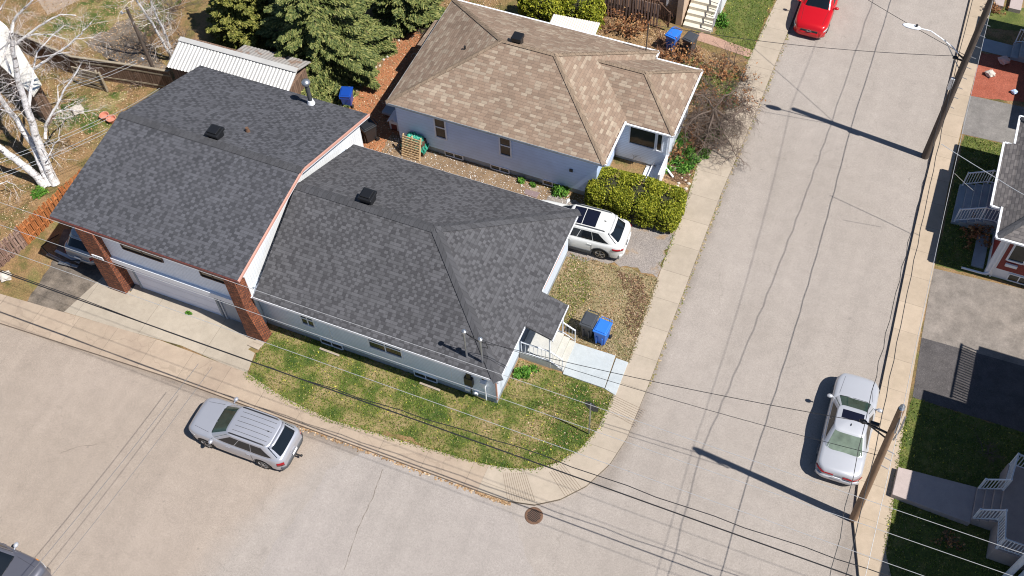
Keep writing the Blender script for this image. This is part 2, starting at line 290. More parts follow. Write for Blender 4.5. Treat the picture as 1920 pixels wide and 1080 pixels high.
# ---------------------------------------------------------------- mesh builder
class MB:
    def __init__(s): s.v = []; s.f = []; s.uvs = None
    def poly(s, pts):
        i = len(s.v); s.v += [tuple(p) for p in pts]; s.f.append(tuple(range(i, i+len(pts)))); return s
    def box(s, c, d, rz=0, taper=1.):
        c = Vector(c); h = Vector(d)/2; ca, sa = math.cos(rz), math.sin(rz); i = len(s.v)
        for z in (-1, 1):
            k = taper if z < 0 else 1
            for x, y in ((-1, -1), (1, -1), (1, 1), (-1, 1)):
                X, Y = x*h.x*k, y*h.y*k; s.v.append((c.x+X*ca-Y*sa, c.y+X*sa+Y*ca, c.z+z*h.z))
        s.f += [tuple(i+k for k in q) for q in ((3, 2, 1, 0), (4, 5, 6, 7), (0, 1, 5, 4), (1, 2, 6, 5), (2, 3, 7, 6), (3, 0, 4, 7))]; return s
    def b2(s, a, b):
        a = Vector(a); b = Vector(b); return s.box((a+b)/2, (abs(b.x-a.x), abs(b.y-a.y), abs(b.z-a.z)))
    def bar(s, a, b, w_, h_=None):
        a = Vector(a); b = Vector(b); d = (b-a).normalized(); h_ = h_ or w_
        sd = d.cross(Vector((0, 0, 1))); sd = sd.normalized() if sd.length > 1e-4 else Vector((1, 0, 0)); up = sd.cross(d)
        i = len(s.v)
        for p in (a, b):
            for x, y in ((-1, -1), (1, -1), (1, 1), (-1, 1)): s.v.append(tuple(p+sd*x*w_/2+up*y*h_/2))
        s.f += [tuple(i+k for k in q) for q in ((0, 1, 2, 3), (7, 6, 5, 4), (0, 4, 5, 1), (1, 5, 6, 2), (2, 6, 7, 3), (3, 7, 4, 0))]; return s
    @staticmethod
    def ccw(pts):
        A = sum(pts[k][0]*pts[(k+1) % len(pts)][1]-pts[(k+1) % len(pts)][0]*pts[k][1] for k in range(len(pts)))
        return list(pts) if A > 0 else list(pts)[::-1]
    def prism(s, pts, z0, z1):   # polygon outline (x,y) extruded
        pts = s.ccw(pts)
        n = len(pts); i = len(s.v); s.v += [(p[0], p[1], z0) for p in pts]+[(p[0], p[1], z1) for p in pts]
        s.f.append(tuple(i+n+k for k in range(n))); s.f.append(tuple(i+k for k in reversed(range(n))))
        for k in range(n): j = (k+1) % n; s.f.append((i+k, i+j, i+n+j, i+n+k))
        return s
    def slab(s, pts, t):         # thick sheet under a 3-D polygon
        pts = s.ccw(pts); n = len(pts); i = len(s.v); s.v += [tuple(p) for p in pts]+[(p[0], p[1], p[2]-t) for p in pts]
        s.f.append(tuple(i+k for k in range(n))); s.f.append(tuple(i+n+k for k in reversed(range(n))))
        for k in range(n): j = (k+1) % n; s.f.append((i+k, i+n+k, i+n+j, i+j))
        return s
    def tube(s, pts, r, n=6, cap=True):
        pts = [Vector(p) for p in pts]; rs = r if isinstance(r, (list, tuple)) else [r]*len(pts); base = len(s.v); pu = None
        for k, p in enumerate(pts):
            d = (pts[min(k+1, len(pts)-1)]-pts[max(k-1, 0)]).normalized()
            if pu is None: pu = d.orthogonal().normalized()
            u = (pu-d*pu.dot(d)); u = u.normalized() if u.length > 1e-5 else d.orthogonal().normalized(); pu = u; v = d.cross(u)
            for j in range(n): a = 2*math.pi*j/n; s.v.append(tuple(p+(u*math.cos(a)+v*math.sin(a))*rs[k]))
        for k in range(len(pts)-1):
            for j in range(n): a = base+k*n+j; b = base+k*n+(j+1) % n; s.f.append((a, b, b+n, a+n))
        if cap: s.f.append(tuple(base+j for j in reversed(range(n)))); s.f.append(tuple(base+(len(pts)-1)*n+j for j in range(n)))
        return s
    def lathe(s, prof, c, n=20, axis=2):
        base = len(s.v); c = Vector(c)
        for r, h in prof:
            for j in range(n):
                a = 2*math.pi*j/n; x, y = r*math.cos(a), r*math.sin(a)
                s.v.append(tuple(c+(Vector((x, y, h)) if axis == 2 else Vector((x, h, y)) if axis == 1 else Vector((h, x, y)))))
        for k in range(len(prof)-1):
            for j in range(n): a = base+k*n+j; b = base+k*n+(j+1) % n; s.f.append((a, b, b+n, a+n))
        s.f.append(tuple(base+j for j in range(n))); s.f.append(tuple(base+(len(prof)-1)*n+j for j in range(n))); return s
    def grid(s, P):             # P rows x cols of points
        b = len(s.v); R = len(P); Cc = len(P[0]); s.v += [tuple(p) for r in P for p in r]
        for i in range(R-1):
            for j in range(Cc-1): a = b+i*Cc+j; s.f.append((a, a+1, a+Cc+1, a+Cc))
        return s
    def ell(s, c, r, nu=14, nv=8, rz=0):
        c = Vector(c); ca, sa = math.cos(rz), math.sin(rz); P = []
        for i in range(nv+1):
            t = math.pi*i/nv; row = []
            for j in range(nu+1):
                a = 2*math.pi*j/nu; x, y = r[0]*math.sin(t)*math.cos(a), r[1]*math.sin(t)*math.sin(a)
                row.append((c.x+x*ca-y*sa, c.y+x*sa+y*ca, c.z+r[2]*math.cos(t)))
            P.append(row)
        return s.grid(P)
    def build(s, name, mat, parent=None, smooth=False, bevel=0, label=None, cat=None, group=None, kind=None, solid=0):
        me = bpy.data.meshes.new(name); off = Vector((0, 0, 0))
        vv = np.array(s.v, dtype=np.float64)
        if parent is None and len(vv):
            mn, mx = vv.min(0), vv.max(0)
            if kind is None: off = Vector(((mn[0]+mx[0])/2, (mn[1]+mx[1])/2, mn[2])); 
        me.from_pydata([tuple(p) for p in (vv-np.array(off))], [], s.f); me.materials.append(mat)
        uvl = me.uv_layers.new(name='UVMap'); data = np.zeros(len(me.loops)*2, dtype=np.float32); k = 0
        for p in me.polygons:
            nz = p.normal
            if abs(nz.z) > .985: uu, ww = Vector((1, 0, 0)), Vector((0, 1, 0))
            else: uu = Vector((0, 0, 1)).cross(nz).normalized(); ww = nz.cross(uu)
            for li in p.loop_indices:
                co = me.vertices[me.loops[li].vertex_index].co+off; data[2*li] = co.dot(uu); data[2*li+1] = co.dot(ww)
        if s.uvs is not None: data = np.array(s.uvs, dtype=np.float32)
        uvl.data.foreach_set('uv', data)
        if smooth: me.polygons.foreach_set('use_smooth', [True]*len(me.polygons))
        o = bpy.data.objects.new(name, me); COL.objects.link(o); o.location = off
        if smooth and smooth != 2:
            try: me.set_sharp_from_angle(angle=rad(smooth if smooth > 2 else 40))
            except Exception: pass
        if bevel: b = o.modifiers.new('bevel', 'BEVEL'); b.width = bevel; b.segments = 2; b.limit_method = 'ANGLE'
        if solid: b = o.modifiers.new('solid', 'SOLIDIFY'); b.thickness = solid
        if parent is not None:
            o.parent = parent
            if parent.get('_w') or (parent.type == 'MESH' and parent.parent is None): o.matrix_parent_inverse = Matrix.Translation(parent.location).inverted()
        tag(o, label, cat, group, kind); return o
def tag(o, label=None, cat=None, group=None, kind=None):
    for k, v in (('label', label), ('category', cat), ('group', group), ('kind', kind)):
        if v: o[k] = v
    return o
def thing(name, label, cat, loc=(0, 0, 0), rz=0, group=None, world=True):
    o = bpy.data.objects.new(name, None); COL.objects.link(o); o.location = loc; o.rotation_euler = (0, 0, rz); o.empty_display_size = .2
    if world: o['_w'] = 1
    return tag(o, label, cat, group)
def copytree(o, parent=None):
    c = o.copy(); COL.objects.link(c)
    if parent is not None: c.parent = parent
    for ch in o.children: copytree(ch, c)
    return c
def quads(name, C, U, V, mat, parent=None, tri=False, **kw):   # many small faces: centres C, half-vectors U, V
    n = len(C)
    if tri: P = np.stack([C-U, C+U, C+V], 1); k = 3
    else: P = np.stack([C-U-V, C+U-V, C+U+V, C-U+V], 1); k = 4
    me = bpy.data.meshes.new(name); me.vertices.add(n*k); me.vertices.foreach_set('co', P.reshape(-1).astype(np.float32))
    me.loops.add(n*k); me.loops.foreach_set('vertex_index', np.arange(n*k, dtype=np.int32))
    me.polygons.add(n); me.polygons.foreach_set('loop_start', np.arange(0, n*k, k, dtype=np.int32)); me.polygons.foreach_set('loop_total', np.full(n, k, dtype=np.int32))
    me.materials.append(mat); me.update(calc_edges=True)
    o = bpy.data.objects.new(name, me); COL.objects.link(o)
    if parent is not None:
        o.parent = parent
        if parent.get('_w'): o.matrix_parent_inverse = Matrix.Translation(parent.location).inverted()
    return tag(o, **kw)
def rvec(n, s=1.): v = RNG.normal(size=(n, 3)); return v/np.linalg.norm(v, axis=1)[:, None]*s
def leaf_dirs(n, a, b, up=.6, jitter=1.):
    nrm = rvec(n)*jitter+np.array([0, 0, up]); nrm /= np.linalg.norm(nrm, axis=1)[:, None]
    t = np.cross(nrm, rvec(n)); t /= np.linalg.norm(t, axis=1)[:, None]+1e-9; bt = np.cross(nrm, t); return t*a, bt*b

def inpoly(P, poly):
    x, y = P[:, 0], P[:, 1]; ins = np.zeros(len(P), bool); n = len(poly)
    for i in range(n):
        x1, y1 = poly[i][:2]; x2, y2 = poly[(i+1) % n][:2]
        c = ((y1 > y) != (y2 > y)) & (x < (x2-x1)*(y-y1)/(y2-y1+1e-12)+x1); ins ^= c
    return ins
def sample(poly, dens, grow=0.):
    p = np.array([q[:2] for q in poly]); mn, mx = p.min(0), p.max(0); n = int((mx-mn).prod()*dens)
    P = RNG.uniform(mn, mx, (n, 2)); return P[inpoly(P, poly)]
def jag(pts, amp=.06, step=.25):      # roughen an outline
    out = []
    for i in range(len(pts)):
        a = Vector(pts[i][:2]).to_3d(); b = Vector(pts[(i+1) % len(pts)][:2]).to_3d(); L = (b-a).length; n = max(1, int(L/step)); nn = Vector((-(b-a).y, (b-a).x, 0)); nn = nn.normalized() if nn.length else nn
        for k in range(n):
            q = a.lerp(b, k/n); 
            if k: q = q+nn*random.gauss(0, amp)
            out.append((q.x, q.y))
    return out
def sheet(name, pts, z, mat, rough=0, kind='structure', **kw):
    p = MB.ccw(jag(pts, rough) if rough else [(q[0], q[1]) for q in pts])
    return MB().poly([(x, y, z) for x, y in p]).build(name, mat, kind=kind, **kw)
def px(*ps, z=.12): return [tuple(at(a, b, z))[:2] for a, b in ps]

# ================================================================ THE GROUND
ZB = .12
sheet('road', [(-150, -120), (150, -120), (150, 200), (-150, 200)], 0, M['road'])
corner = [(-7.6, 15.13), (-6.6, 15.36), (-5.75, 15.95), (-5.0, 16.85), (-4.45, 18.1), (-4.2, 19.4)]
wcurb = [(-80, 13.6), (-31.7, 14.6), (-23.1, 15.0), (-16.6, 15.05)]+corner+[(-4.16, 22), (-4.2, 28.4), (-4.22, 33), (-4.05, 40), (-4.02, 48), (-4.0, 130)]
MB().prism(wcurb+[(-80, 130)], -.3, ZB-.004).build('ground', M['dirt'], kind='structure')
ecurb = [(4.42, 130), (4.44, 51), (4.48, 42.5), (4.5, 36.6), (4.57, 32.2), (4.77, 25.7), (4.8, 21), (4.99, 19.2), (5.62, 17.2), (7.0, 16.3), (90, 17.5)]
MB().prism([(90, 130)]+ecurb, -.3, ZB-.004).build('ground', M['dirt'], kind='structure')
# sidewalks carry the kerb face
inner_l = [(-80, 15.0), (-32.7, 15.87), (-24.5, 16.42), (-20.2, 16.4), (-18.2, 15.95), (-15.8, 15.72), (-12.5, 15.95), (-9.3, 16.2)]
inner_c = [(-8.1, 16.42), (-7.2, 16.75), (-6.4, 17.35), (-5.75, 18.3), (-5.42, 19.4)]
inner_r = [(-5.36, 21.1), (-5.28, 22.8), (-5.5, 28.1), (-5.53, 30), (-5.62, 32.4), (-5.8, 34.8), (-5.45, 40), (-5.3, 45), (-5.15, 48), (-5.1, 130)]
MB().prism([(-80, 13.59), (-31.7, 14.59), (-23.1, 14.99), (-16.6, 15.04), (-8.9, 15.09), (-8.9, 16.25)]+inner_l[:0:-1]+[inner_l[0]], -.1, ZB+.012).build('sidewalk', M['walk_old'], kind='structure')
MB().prism([(-8.895, 15.09)]+corner+wcurb[-6:]+inner_r[::-1]+inner_c[::-1]+[(-8.895, 16.25)], -.1, ZB+.012).build('sidewalk', M['walk_new'], kind='structure')
einner = [(5.4, 130), (5.52, 51), (5.54, 45.7), (5.5, 41), (5.52, 37), (5.72, 32.4), (5.78, 28.3), (5.95, 24.3), (6.2, 20.9), (6.36, 18.4), (6.75, 17.5), (90, 18.7)]
MB().prism([(x-.004, y) for x, y in ecurb][::-1]+einner, -.1, ZB+.012).build('sidewalk', M['walk_east'], kind='structure')

def grooves():    # ribbed bands pressed into the corner slabs
    m = MB()
    for (a, b, c, d, n) in (((952, 938), (943, 886), (1003, 940), (985, 886), 12), ((1060, 930), (1030, 885), (1090, 915), (1055, 870), 8), ((1192, 800), (1130, 765), (1210, 770), (1143, 738), 9)):
        A, B, Cc, D = (at(*q, ZB+.014) for q in (a, b, c, d))
        for k in range(n): t = k/(n-1); m.bar(A.lerp(Cc, t), B.lerp(D, t), .018, .004)
    return m
grooves().build('sidewalk_grooves', plain('groove_shade', (.22, .17, .125), .9), kind='structure')

lawn_f = [(-20.0, 18.95), (-9.6, 18.95), (-9.6, 21.2)]+px((1058, 703), (1135, 730), (1155, 742))+[(-5.42, 19.4), (-5.75, 18.3), (-6.4, 17.35), (-7.2, 16.75), (-8.1, 16.42), (-9.3, 16.2)]+px((860, 862), (760, 818), (640, 795), (560, 762), (463, 702), (480, 665))
sheet('lawn', lawn_f, ZB+.002, M['grass'], .05)
lawn_e = px((1070, 475), (1140, 494), (1235, 522), (1180, 683), (1154, 668), (1082, 640), (1050, 600), (1016, 560))
sheet('lawn', lawn_e, ZB+.002, M['grass_dry'], .06)
grav = [(-5.5, 27.35), (-5.55, 30.25), (-9.2, 30.3), (-13.5, 30.0), (-20, 30.0), (-20.3, 27), (-9.4, 27.0), (-7, 27.5)]
sheet('gravel_driveway', grav, ZB+.004, M['gravel'], .06)
sheet('side_yard_dirt', [(-20.4, 27.3), (-20.4, 31.0), (-14, 30.5), (-11.6, 30.3), (-12.5, 27.2)], ZB+.007, M['side_dirt'], .05)
sheet('garage_apron', px((120, 585), (200, 512), (245, 548))+[(-27.2, 18.6), (-20.6, 18.6)]+px((500, 628), (465, 655), (478, 662), (463, 702), (340, 648), (230, 618)), ZB+.006, M['apron'])
sheet('west_driveway', px((35, 590), (95, 500), (120, 430), (240, 440), (245, 545), (202, 512), (122, 584), (110, 615)), ZB+.004, M['drive_brown'], .04)
sheet('red_soil_yard', px((600, 250), (690, 150), (760, 60), (850, 20), (880, 0), (900, 60), (780, 260), (720, 300)), ZB+.003, M['mulch'], .12)
sheet('leafy_bed', [(-16.5, 38), (-5.8, 37.8), (-5.7, 41.6), (-9.5, 42.8), (-16.5, 42.8)], ZB+.003, M['leafbed'], .1)
sheet('lawn', [(-9.0, 37.9), (-5.8, 38.2), (-5.5, 40.9), (-8.6, 41.3)], ZB+.008, M['grass_green'], .12)
sheet('flower_bed', [(-7.2, 33), (-9.2, 32.4), (-9, 30.8), (-5.75, 30.8), (-5.7, 33.5), (-5.9, 38), (-7.1, 38)], ZB+.005, M['leafbed'], .08)
sheet('lawn', [(-7.6, 43.6), (-5.4, 42.2), (-5.2, 60), (-7.8, 60)], ZB+.003, M['grass_green'], .05)
sheet('brick_path', px((1315, 60), (1412, 95), (1405, 108), (1290, 70)), ZB+.010, M['brick_path'])
sheet('lawn', px((0, 240), (60, 190), (230, 170), (280, 190), (230, 250), (150, 330), (20, 360), (-40, 330)), ZB+.002, M['dirt'], .1)
sheet('backyard_grass', px((170, 0), (340, 0), (300, 60), (160, 90), (60, 60)), ZB+.003, M['grass'], .15)
sheet('leaf_covered_patio', px((160, 80), (245, 30), (310, 130), (290, 148), (210, 120)), ZB+.005, M['drive_brown'], .1)
sheet('concrete_pad', px((62, -10), (110, -20), (150, 0), (90, 28)), ZB+.007, M['walk_old'])
sheet('backyard_grass', px((70, 215), (150, 180), (240, 170), (200, 260), (110, 240)), ZB+.006, M['grass'], .15)
# east side
sheet('lawn', [(5.7, 40.8), (7.9, 40.9), (12, 41), (12, 32.9), (5.75, 32.5)], ZB+.003, M['grass_green'], .03)
sheet('grey_driveway', [(5.42, 43.6), (14, 44), (14, 41.3), (5.55, 40.85)], ZB+.005, M['drive_grey'])
sheet('red_mulch_bed', px((1838, 98), (1925, 115), (1925, 192), (1820, 180)), ZB+.006, M['mulch_red'], .03)
sheet('lawn', px((1850, 10), (1935, 15), (1935, 60), (1838, 52)), ZB+.004, M['grass_green'], .03)
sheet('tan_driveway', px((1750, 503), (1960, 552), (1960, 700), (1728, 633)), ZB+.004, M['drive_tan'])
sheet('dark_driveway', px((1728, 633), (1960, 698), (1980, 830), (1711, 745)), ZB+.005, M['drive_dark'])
lawn_se = px((1711, 745), (1980, 830), (1990, 1200), (1675, 1120), (1660, 1040), (1680, 880), (1697, 790))
sheet('lawn', lawn_se, ZB+.003, M['grass_green'], .03)
def patch_repair():
    m = MB()
    for q in (((560, 905), (585, 862), (700, 800), (735, 812), (700, 900), (620, 1080), (500, 1085)),): m.poly([tuple(at(a, b, .004)) for a, b in q])
    return m
M['road_patch'] = asphalt('road_patch_asphalt', (.335, .298, .27), (.355, .315, .288), spk=(.62, 1.32), cracks=False)
sheet('road_patch', px((612, 882), (720, 832), (960, 962), (1010, 1100), (470, 1110), (520, 1010), (575, 945), z=.004), .004, M['road_patch'], .05)
def seam(pts, r=.018):
    P_ = [at(a, b, .009) for a, b in pts]; out = []
    for p, q in zip(P_, P_[1:]):
        for k in range(8): out.append(p.lerp(q, k/8)+Vector((random.gauss(0, .015), random.gauss(0, .015), 0)))
    m = MB()
    for p, q in zip(out, out[1:]): m.bar(p, q, r*random.uniform(.6, 1.6), .003)
    return m
M['seam'] = plain('old_crack_filler', (.17, .14, .115), .9)
seam([(718, 880), (700, 930), (672, 990), (640, 1080)]).build('road_crack', M['seam'], kind='structure')
seam([(112, 850), (145, 838), (190, 832)], .012).build('road_crack', M['seam'], kind='structure'); seam([(1265, 380), (1290, 440)], .01)
# gutter debris: thin strips of sand and weeds along the kerbs
def debris(poly, n, w_, sz=.03):
    P = []
    for k in range(n):
        i = random.randrange(len(poly)-1); a, b = Vector(poly[i]), Vector(poly[i+1]); q = a.lerp(b, random.random()); P.append((q.x+random.gauss(0, w_)+.05, q.y-abs(random.gauss(0, w_)), .012))
    P = np.array(P); U, V = leaf_dirs(len(P), sz, sz, 3); return P, U, V
P, U, V = debris([(-17, 15.03), (-8.8, 15.08), (-7.6, 15.13)], 500, .06); quads('kerb_debris', P, U, V, M['litter'], kind='stuff', label='sand and dead leaves lying in the gutter of the lower street', cat='leaf litter')
P, U, V = debris([(-4.17, 22), (-4.2, 28.4), (-4.22, 33), (-4.05, 40), (-4.02, 46)], 500, .05); quads('kerb_debris', P, U, V, M['blade_dry'], kind='stuff', label='sand and weeds along the kerb of the side street', cat='weeds')

# grass blades and leaf litter
def blades(name, poly, dens, mat, h=(.03, .09), label=None, z=ZB+.003, group=None, wdt=.02):
    P2 = sample(poly, dens); n = len(P2); C = np.column_stack([P2, np.full(n, z)]); a = RNG.uniform(0, 6.28, n); k = RNG.uniform(.5, 1.5, n)[:, None]*wdt
    U = np.column_stack([np.cos(a), np.sin(a), np.zeros(n)])*k; V = np.column_stack([RNG.normal(0, .035, n), RNG.normal(0, .035, n), RNG.uniform(*h, n)])
    quads(name, C, U, V, mat, tri=True, label=label, cat='grass', kind='stuff')
blades('grass', lawn_f, 420, M['blade'], label='patchy green lawn with dandelions in front of the grey-roofed bungalow')
blades('grass', lawn_e, 330, M['blade_dry'], label='dry trampled lawn between the porch and the gravel driveway')
blades('grass', lawn_se, 260, M['blade'], label='green lawn beside the raised concrete walk at lower right')
blades('grass', [(5.7, 40.8), (7.9, 40.9), (7.9, 33), (5.75, 32.5)], 300, M['blade'], label='small green lawn before the dark red house')
blades('grass', [(-7.6, 43.6), (-5.4, 42.2), (-5.2, 50), (-7.8, 50)], 260, M['blade'], label='sunny lawn strip beside the white porch stairs')
blades('grass', [(-9.0, 37.9), (-5.8, 38.2), (-5.5, 40.9), (-8.6, 41.3)], 200, M['blade'], label='grass showing through the bare shrubs by the sidewalk')
def edge(poly, per, mat, label, spread=.07, cat='grass', h=.07):
    P = []
    for a, b in zip(poly, poly[1:]):
        a, b = Vector(a), Vector(b)
        for _ in range(int((b-a).length*per)): q = a.lerp(b, random.random()); P.append((q.x+random.gauss(0, spread), q.y+random.gauss(0, spread), ZB+.012))
    C = np.array(P); n = len(C); a = RNG.uniform(0, 6.28, n); U = np.column_stack([np.cos(a), np.sin(a), np.zeros(n)])*.022; V = np.column_stack([RNG.normal(0, .04, n), RNG.normal(0, .04, n), RNG.uniform(.02, h, n)]); quads('edge_grass', C, U, V, mat, tri=True, label=label, cat=cat, kind='stuff')
edge([(-20.2, 16.3), (-18.2, 15.9), (-15.8, 15.7), (-12.5, 15.93), (-9.3, 16.2), (-8.1, 16.42), (-7.2, 16.75), (-6.4, 17.35), (-5.75, 18.3), (-5.42, 19.4), (-5.36, 21)], 130, M['blade'], 'ragged grass edge creeping over the corner sidewalk')
edge([(-5.3, 22.9), (-5.45, 27.3)], 90, M['blade_dry'], 'dry grass edge along the side-street sidewalk')
edge([(-5.5, 28), (-5.53, 30), (-5.62, 32.4), (-5.8, 34.8), (-5.45, 40), (-5.3, 45), (-5.2, 52)], 60, M['blade'], 'weedy edge along the upper side-street sidewalk')
edge([(5.95, 24.2), (6.2, 20.9), (6.36, 18.4)], 120, M['blade'], 'grass edge along the east sidewalk')
blades('grass', [(-9.5, 23.2), (-8.5, 23.2), (-7.9, 25.5), (-8.8, 27.2), (-9.5, 27.2)], 420, M['blade'], label='greener grass strip against the bungalow east wall', h=(.04, .1))
def litter(poly, dens, mat, label, cat='leaf litter', sz=.026, name='fallen_leaves'):
    P2 = sample(poly, dens); n = len(P2); C = np.column_stack([P2, RNG.uniform(ZB+.012, ZB+.04, n)]); U, V = leaf_dirs(n, sz, sz*.8, 2.2); quads(name, C, U, V, mat, label=label, cat=cat, kind='stuff')
litter(px((0, 0), (350, 0), (330, 90), (290, 150), (200, 260), (90, 340), (0, 500), (-60, 300)), 95, M['litter'], 'brown fallen leaves scattered over the left backyard')
litter([(-16.5, 38), (-5.8, 37.8), (-5.7, 41.6), (-9.5, 42.8), (-16.5, 42.8)], 130, M['litter'], 'thick bed of dry leaves between the tan roof and the picket deck')
litter(px((600, 250), (690, 150), (760, 0), (950, 0), (780, 260), (720, 300)), 90, M['litter'], 'wood chips and leaves on the red soil beside the spruce')
litter([(-20.4, 27.3), (-20.4, 30.9), (-5.7, 30.4), (-5.7, 29.8)], 60, M['pebble'], 'gravel and pebbles strewn between the two houses', 'gravel', .022, 'loose_gravel')
litter(lawn_e, 55, M['litter'], 'tan leaf bits strewn on the dry lawn by the bins', sz=.025)
litter(px((1155, 508), (1205, 520), (1216, 560), (1190, 640), (1168, 600), (1178, 560)), 260, M['dead_dark'], 'dark dead leaves matted on the dry lawn by the sidewalk', sz=.03)
litter([(-8.6, 16.4), (-5.6, 18.8), (-5.5, 21.2), (-8, 21)], 35, M['litter'], 'tan leaf bits strewn around the street sign', sz=.025)
litter([(-7.0, 33), (-5.85, 33), (-5.95, 37.8), (-6.95, 37.8)], 420, M['dead_dark'], 'dark leaf mould under the weeping tree beside the tan-roofed house', sz=.035)
litter([(-7.0, 33), (-8.8, 30.9), (-5.8, 30.9), (-5.75, 33.5), (-5.95, 37.8), (-6.9, 37.8)], 70, M['litter'], 'dead leaves in the bed in front of the tan-roofed house')

# ================================================================ BUILDINGS
def roofpoly(m, pts, t=.14): return m.slab(pts, t)
def cap(m, a, b, w_=.3, slope=.45):      # folded strip along a ridge or hip
    a = Vector(a); b = Vector(b); d = (b-a).normalized(); s_ = d.cross(Vector((0, 0, 1))).normalized(); n = max(2, int((b-a).length/.22)); L = (b-a)/n
    for k in range(n):
        p, q = a+L*k, a+L*(k+1.18); up = Vector((0, 0, .035)); dn = Vector((0, 0, slope*w_/2))
        lift = Vector((0, 0, .012))
        for s2 in (1, -1): m.poly([p+up, q+up+lift, q+lift+up+s_*w_/2*s2-dn, p+up+s_*w_/2*s2-dn][::s2])
    return m
def window(parent, a, b, depth=.05, mull=0, bar=0, fr=.07, axis='y', sgn=-1, gl=None, mat=None, name='window'):
    # a,b: opposite corners on the wall plane (world); frame stands proud of the wall, pane set in
    a = Vector(a); b = Vector(b); lo = Vector((min(a.x, b.x), min(a.y, b.y), min(a.z, b.z))); hi = Vector((max(a.x, b.x), max(a.y, b.y), max(a.z, b.z)))
    ax = 0 if axis == 'y' else 1; dp = 1 if axis == 'y' else 0; m = MB()
    def bx(u0, u1, z0, z1, d0, d1, mm):
        p = [0, 0, z0]; q = [0, 0, z1]; p[ax] = u0; q[ax] = u1; base = lo[dp]; p[dp] = base+sgn*d0; q[dp] = base+sgn*d1; mm.b2(p, q)
    u0, u1, z0, z1 = lo[ax], hi[ax], lo.z, hi.z
    bx(u0-fr, u0, z0-fr, z1+fr, -.02, depth, m); bx(u1, u1+fr, z0-fr, z1+fr, -.02, depth, m)
    bx(u0, u1, z1, z1+fr, -.02, depth, m); bx(u0, u1, z0-fr, z0, -.02, depth+.02, m)
    for k in range(mull): u = u0+(u1-u0)*(k+1)/(mull+1); bx(u-.025, u+.025, z0, z1, -.02, depth-.01, m)
    if bar: z = z0+(z1-z0)*bar; bx(u0, u1, z-.03, z+.03, -.02, depth-.006, m)
    f = m.build(name, mat or M['white'], parent)
    g = MB(); bx(u0-.01, u1+.01, z0-.01, z1+.01, -.02, .018, g); g.build('pane', gl or M['glass'], f); return f
def gutter(m, a, b, s=.09): return m.bar(a, b, s, s)
def railing(m, pts, h=.85, n=.13, post=.05, bal=.022, base=.08, ends=True):
    pts = [Vector(p) for p in pts]
    for k, p in enumerate(pts): m.bar(p, p+Vector((0, 0, h+.06)), post)
    for a, b in zip(pts, pts[1:]):
        m.bar(a+Vector((0, 0, h)), b+Vector((0, 0, h)), .05, .045); m.bar(a+Vector((0, 0, base)), b+Vector((0, 0, base)), .035)
        c = max(1, int((b-a).length/n))
        for i in range(1, c): q = a.lerp(b, i/c); m.bar(q+Vector((0, 0, base)), q+Vector((0, 0, h)), bal)
    return m

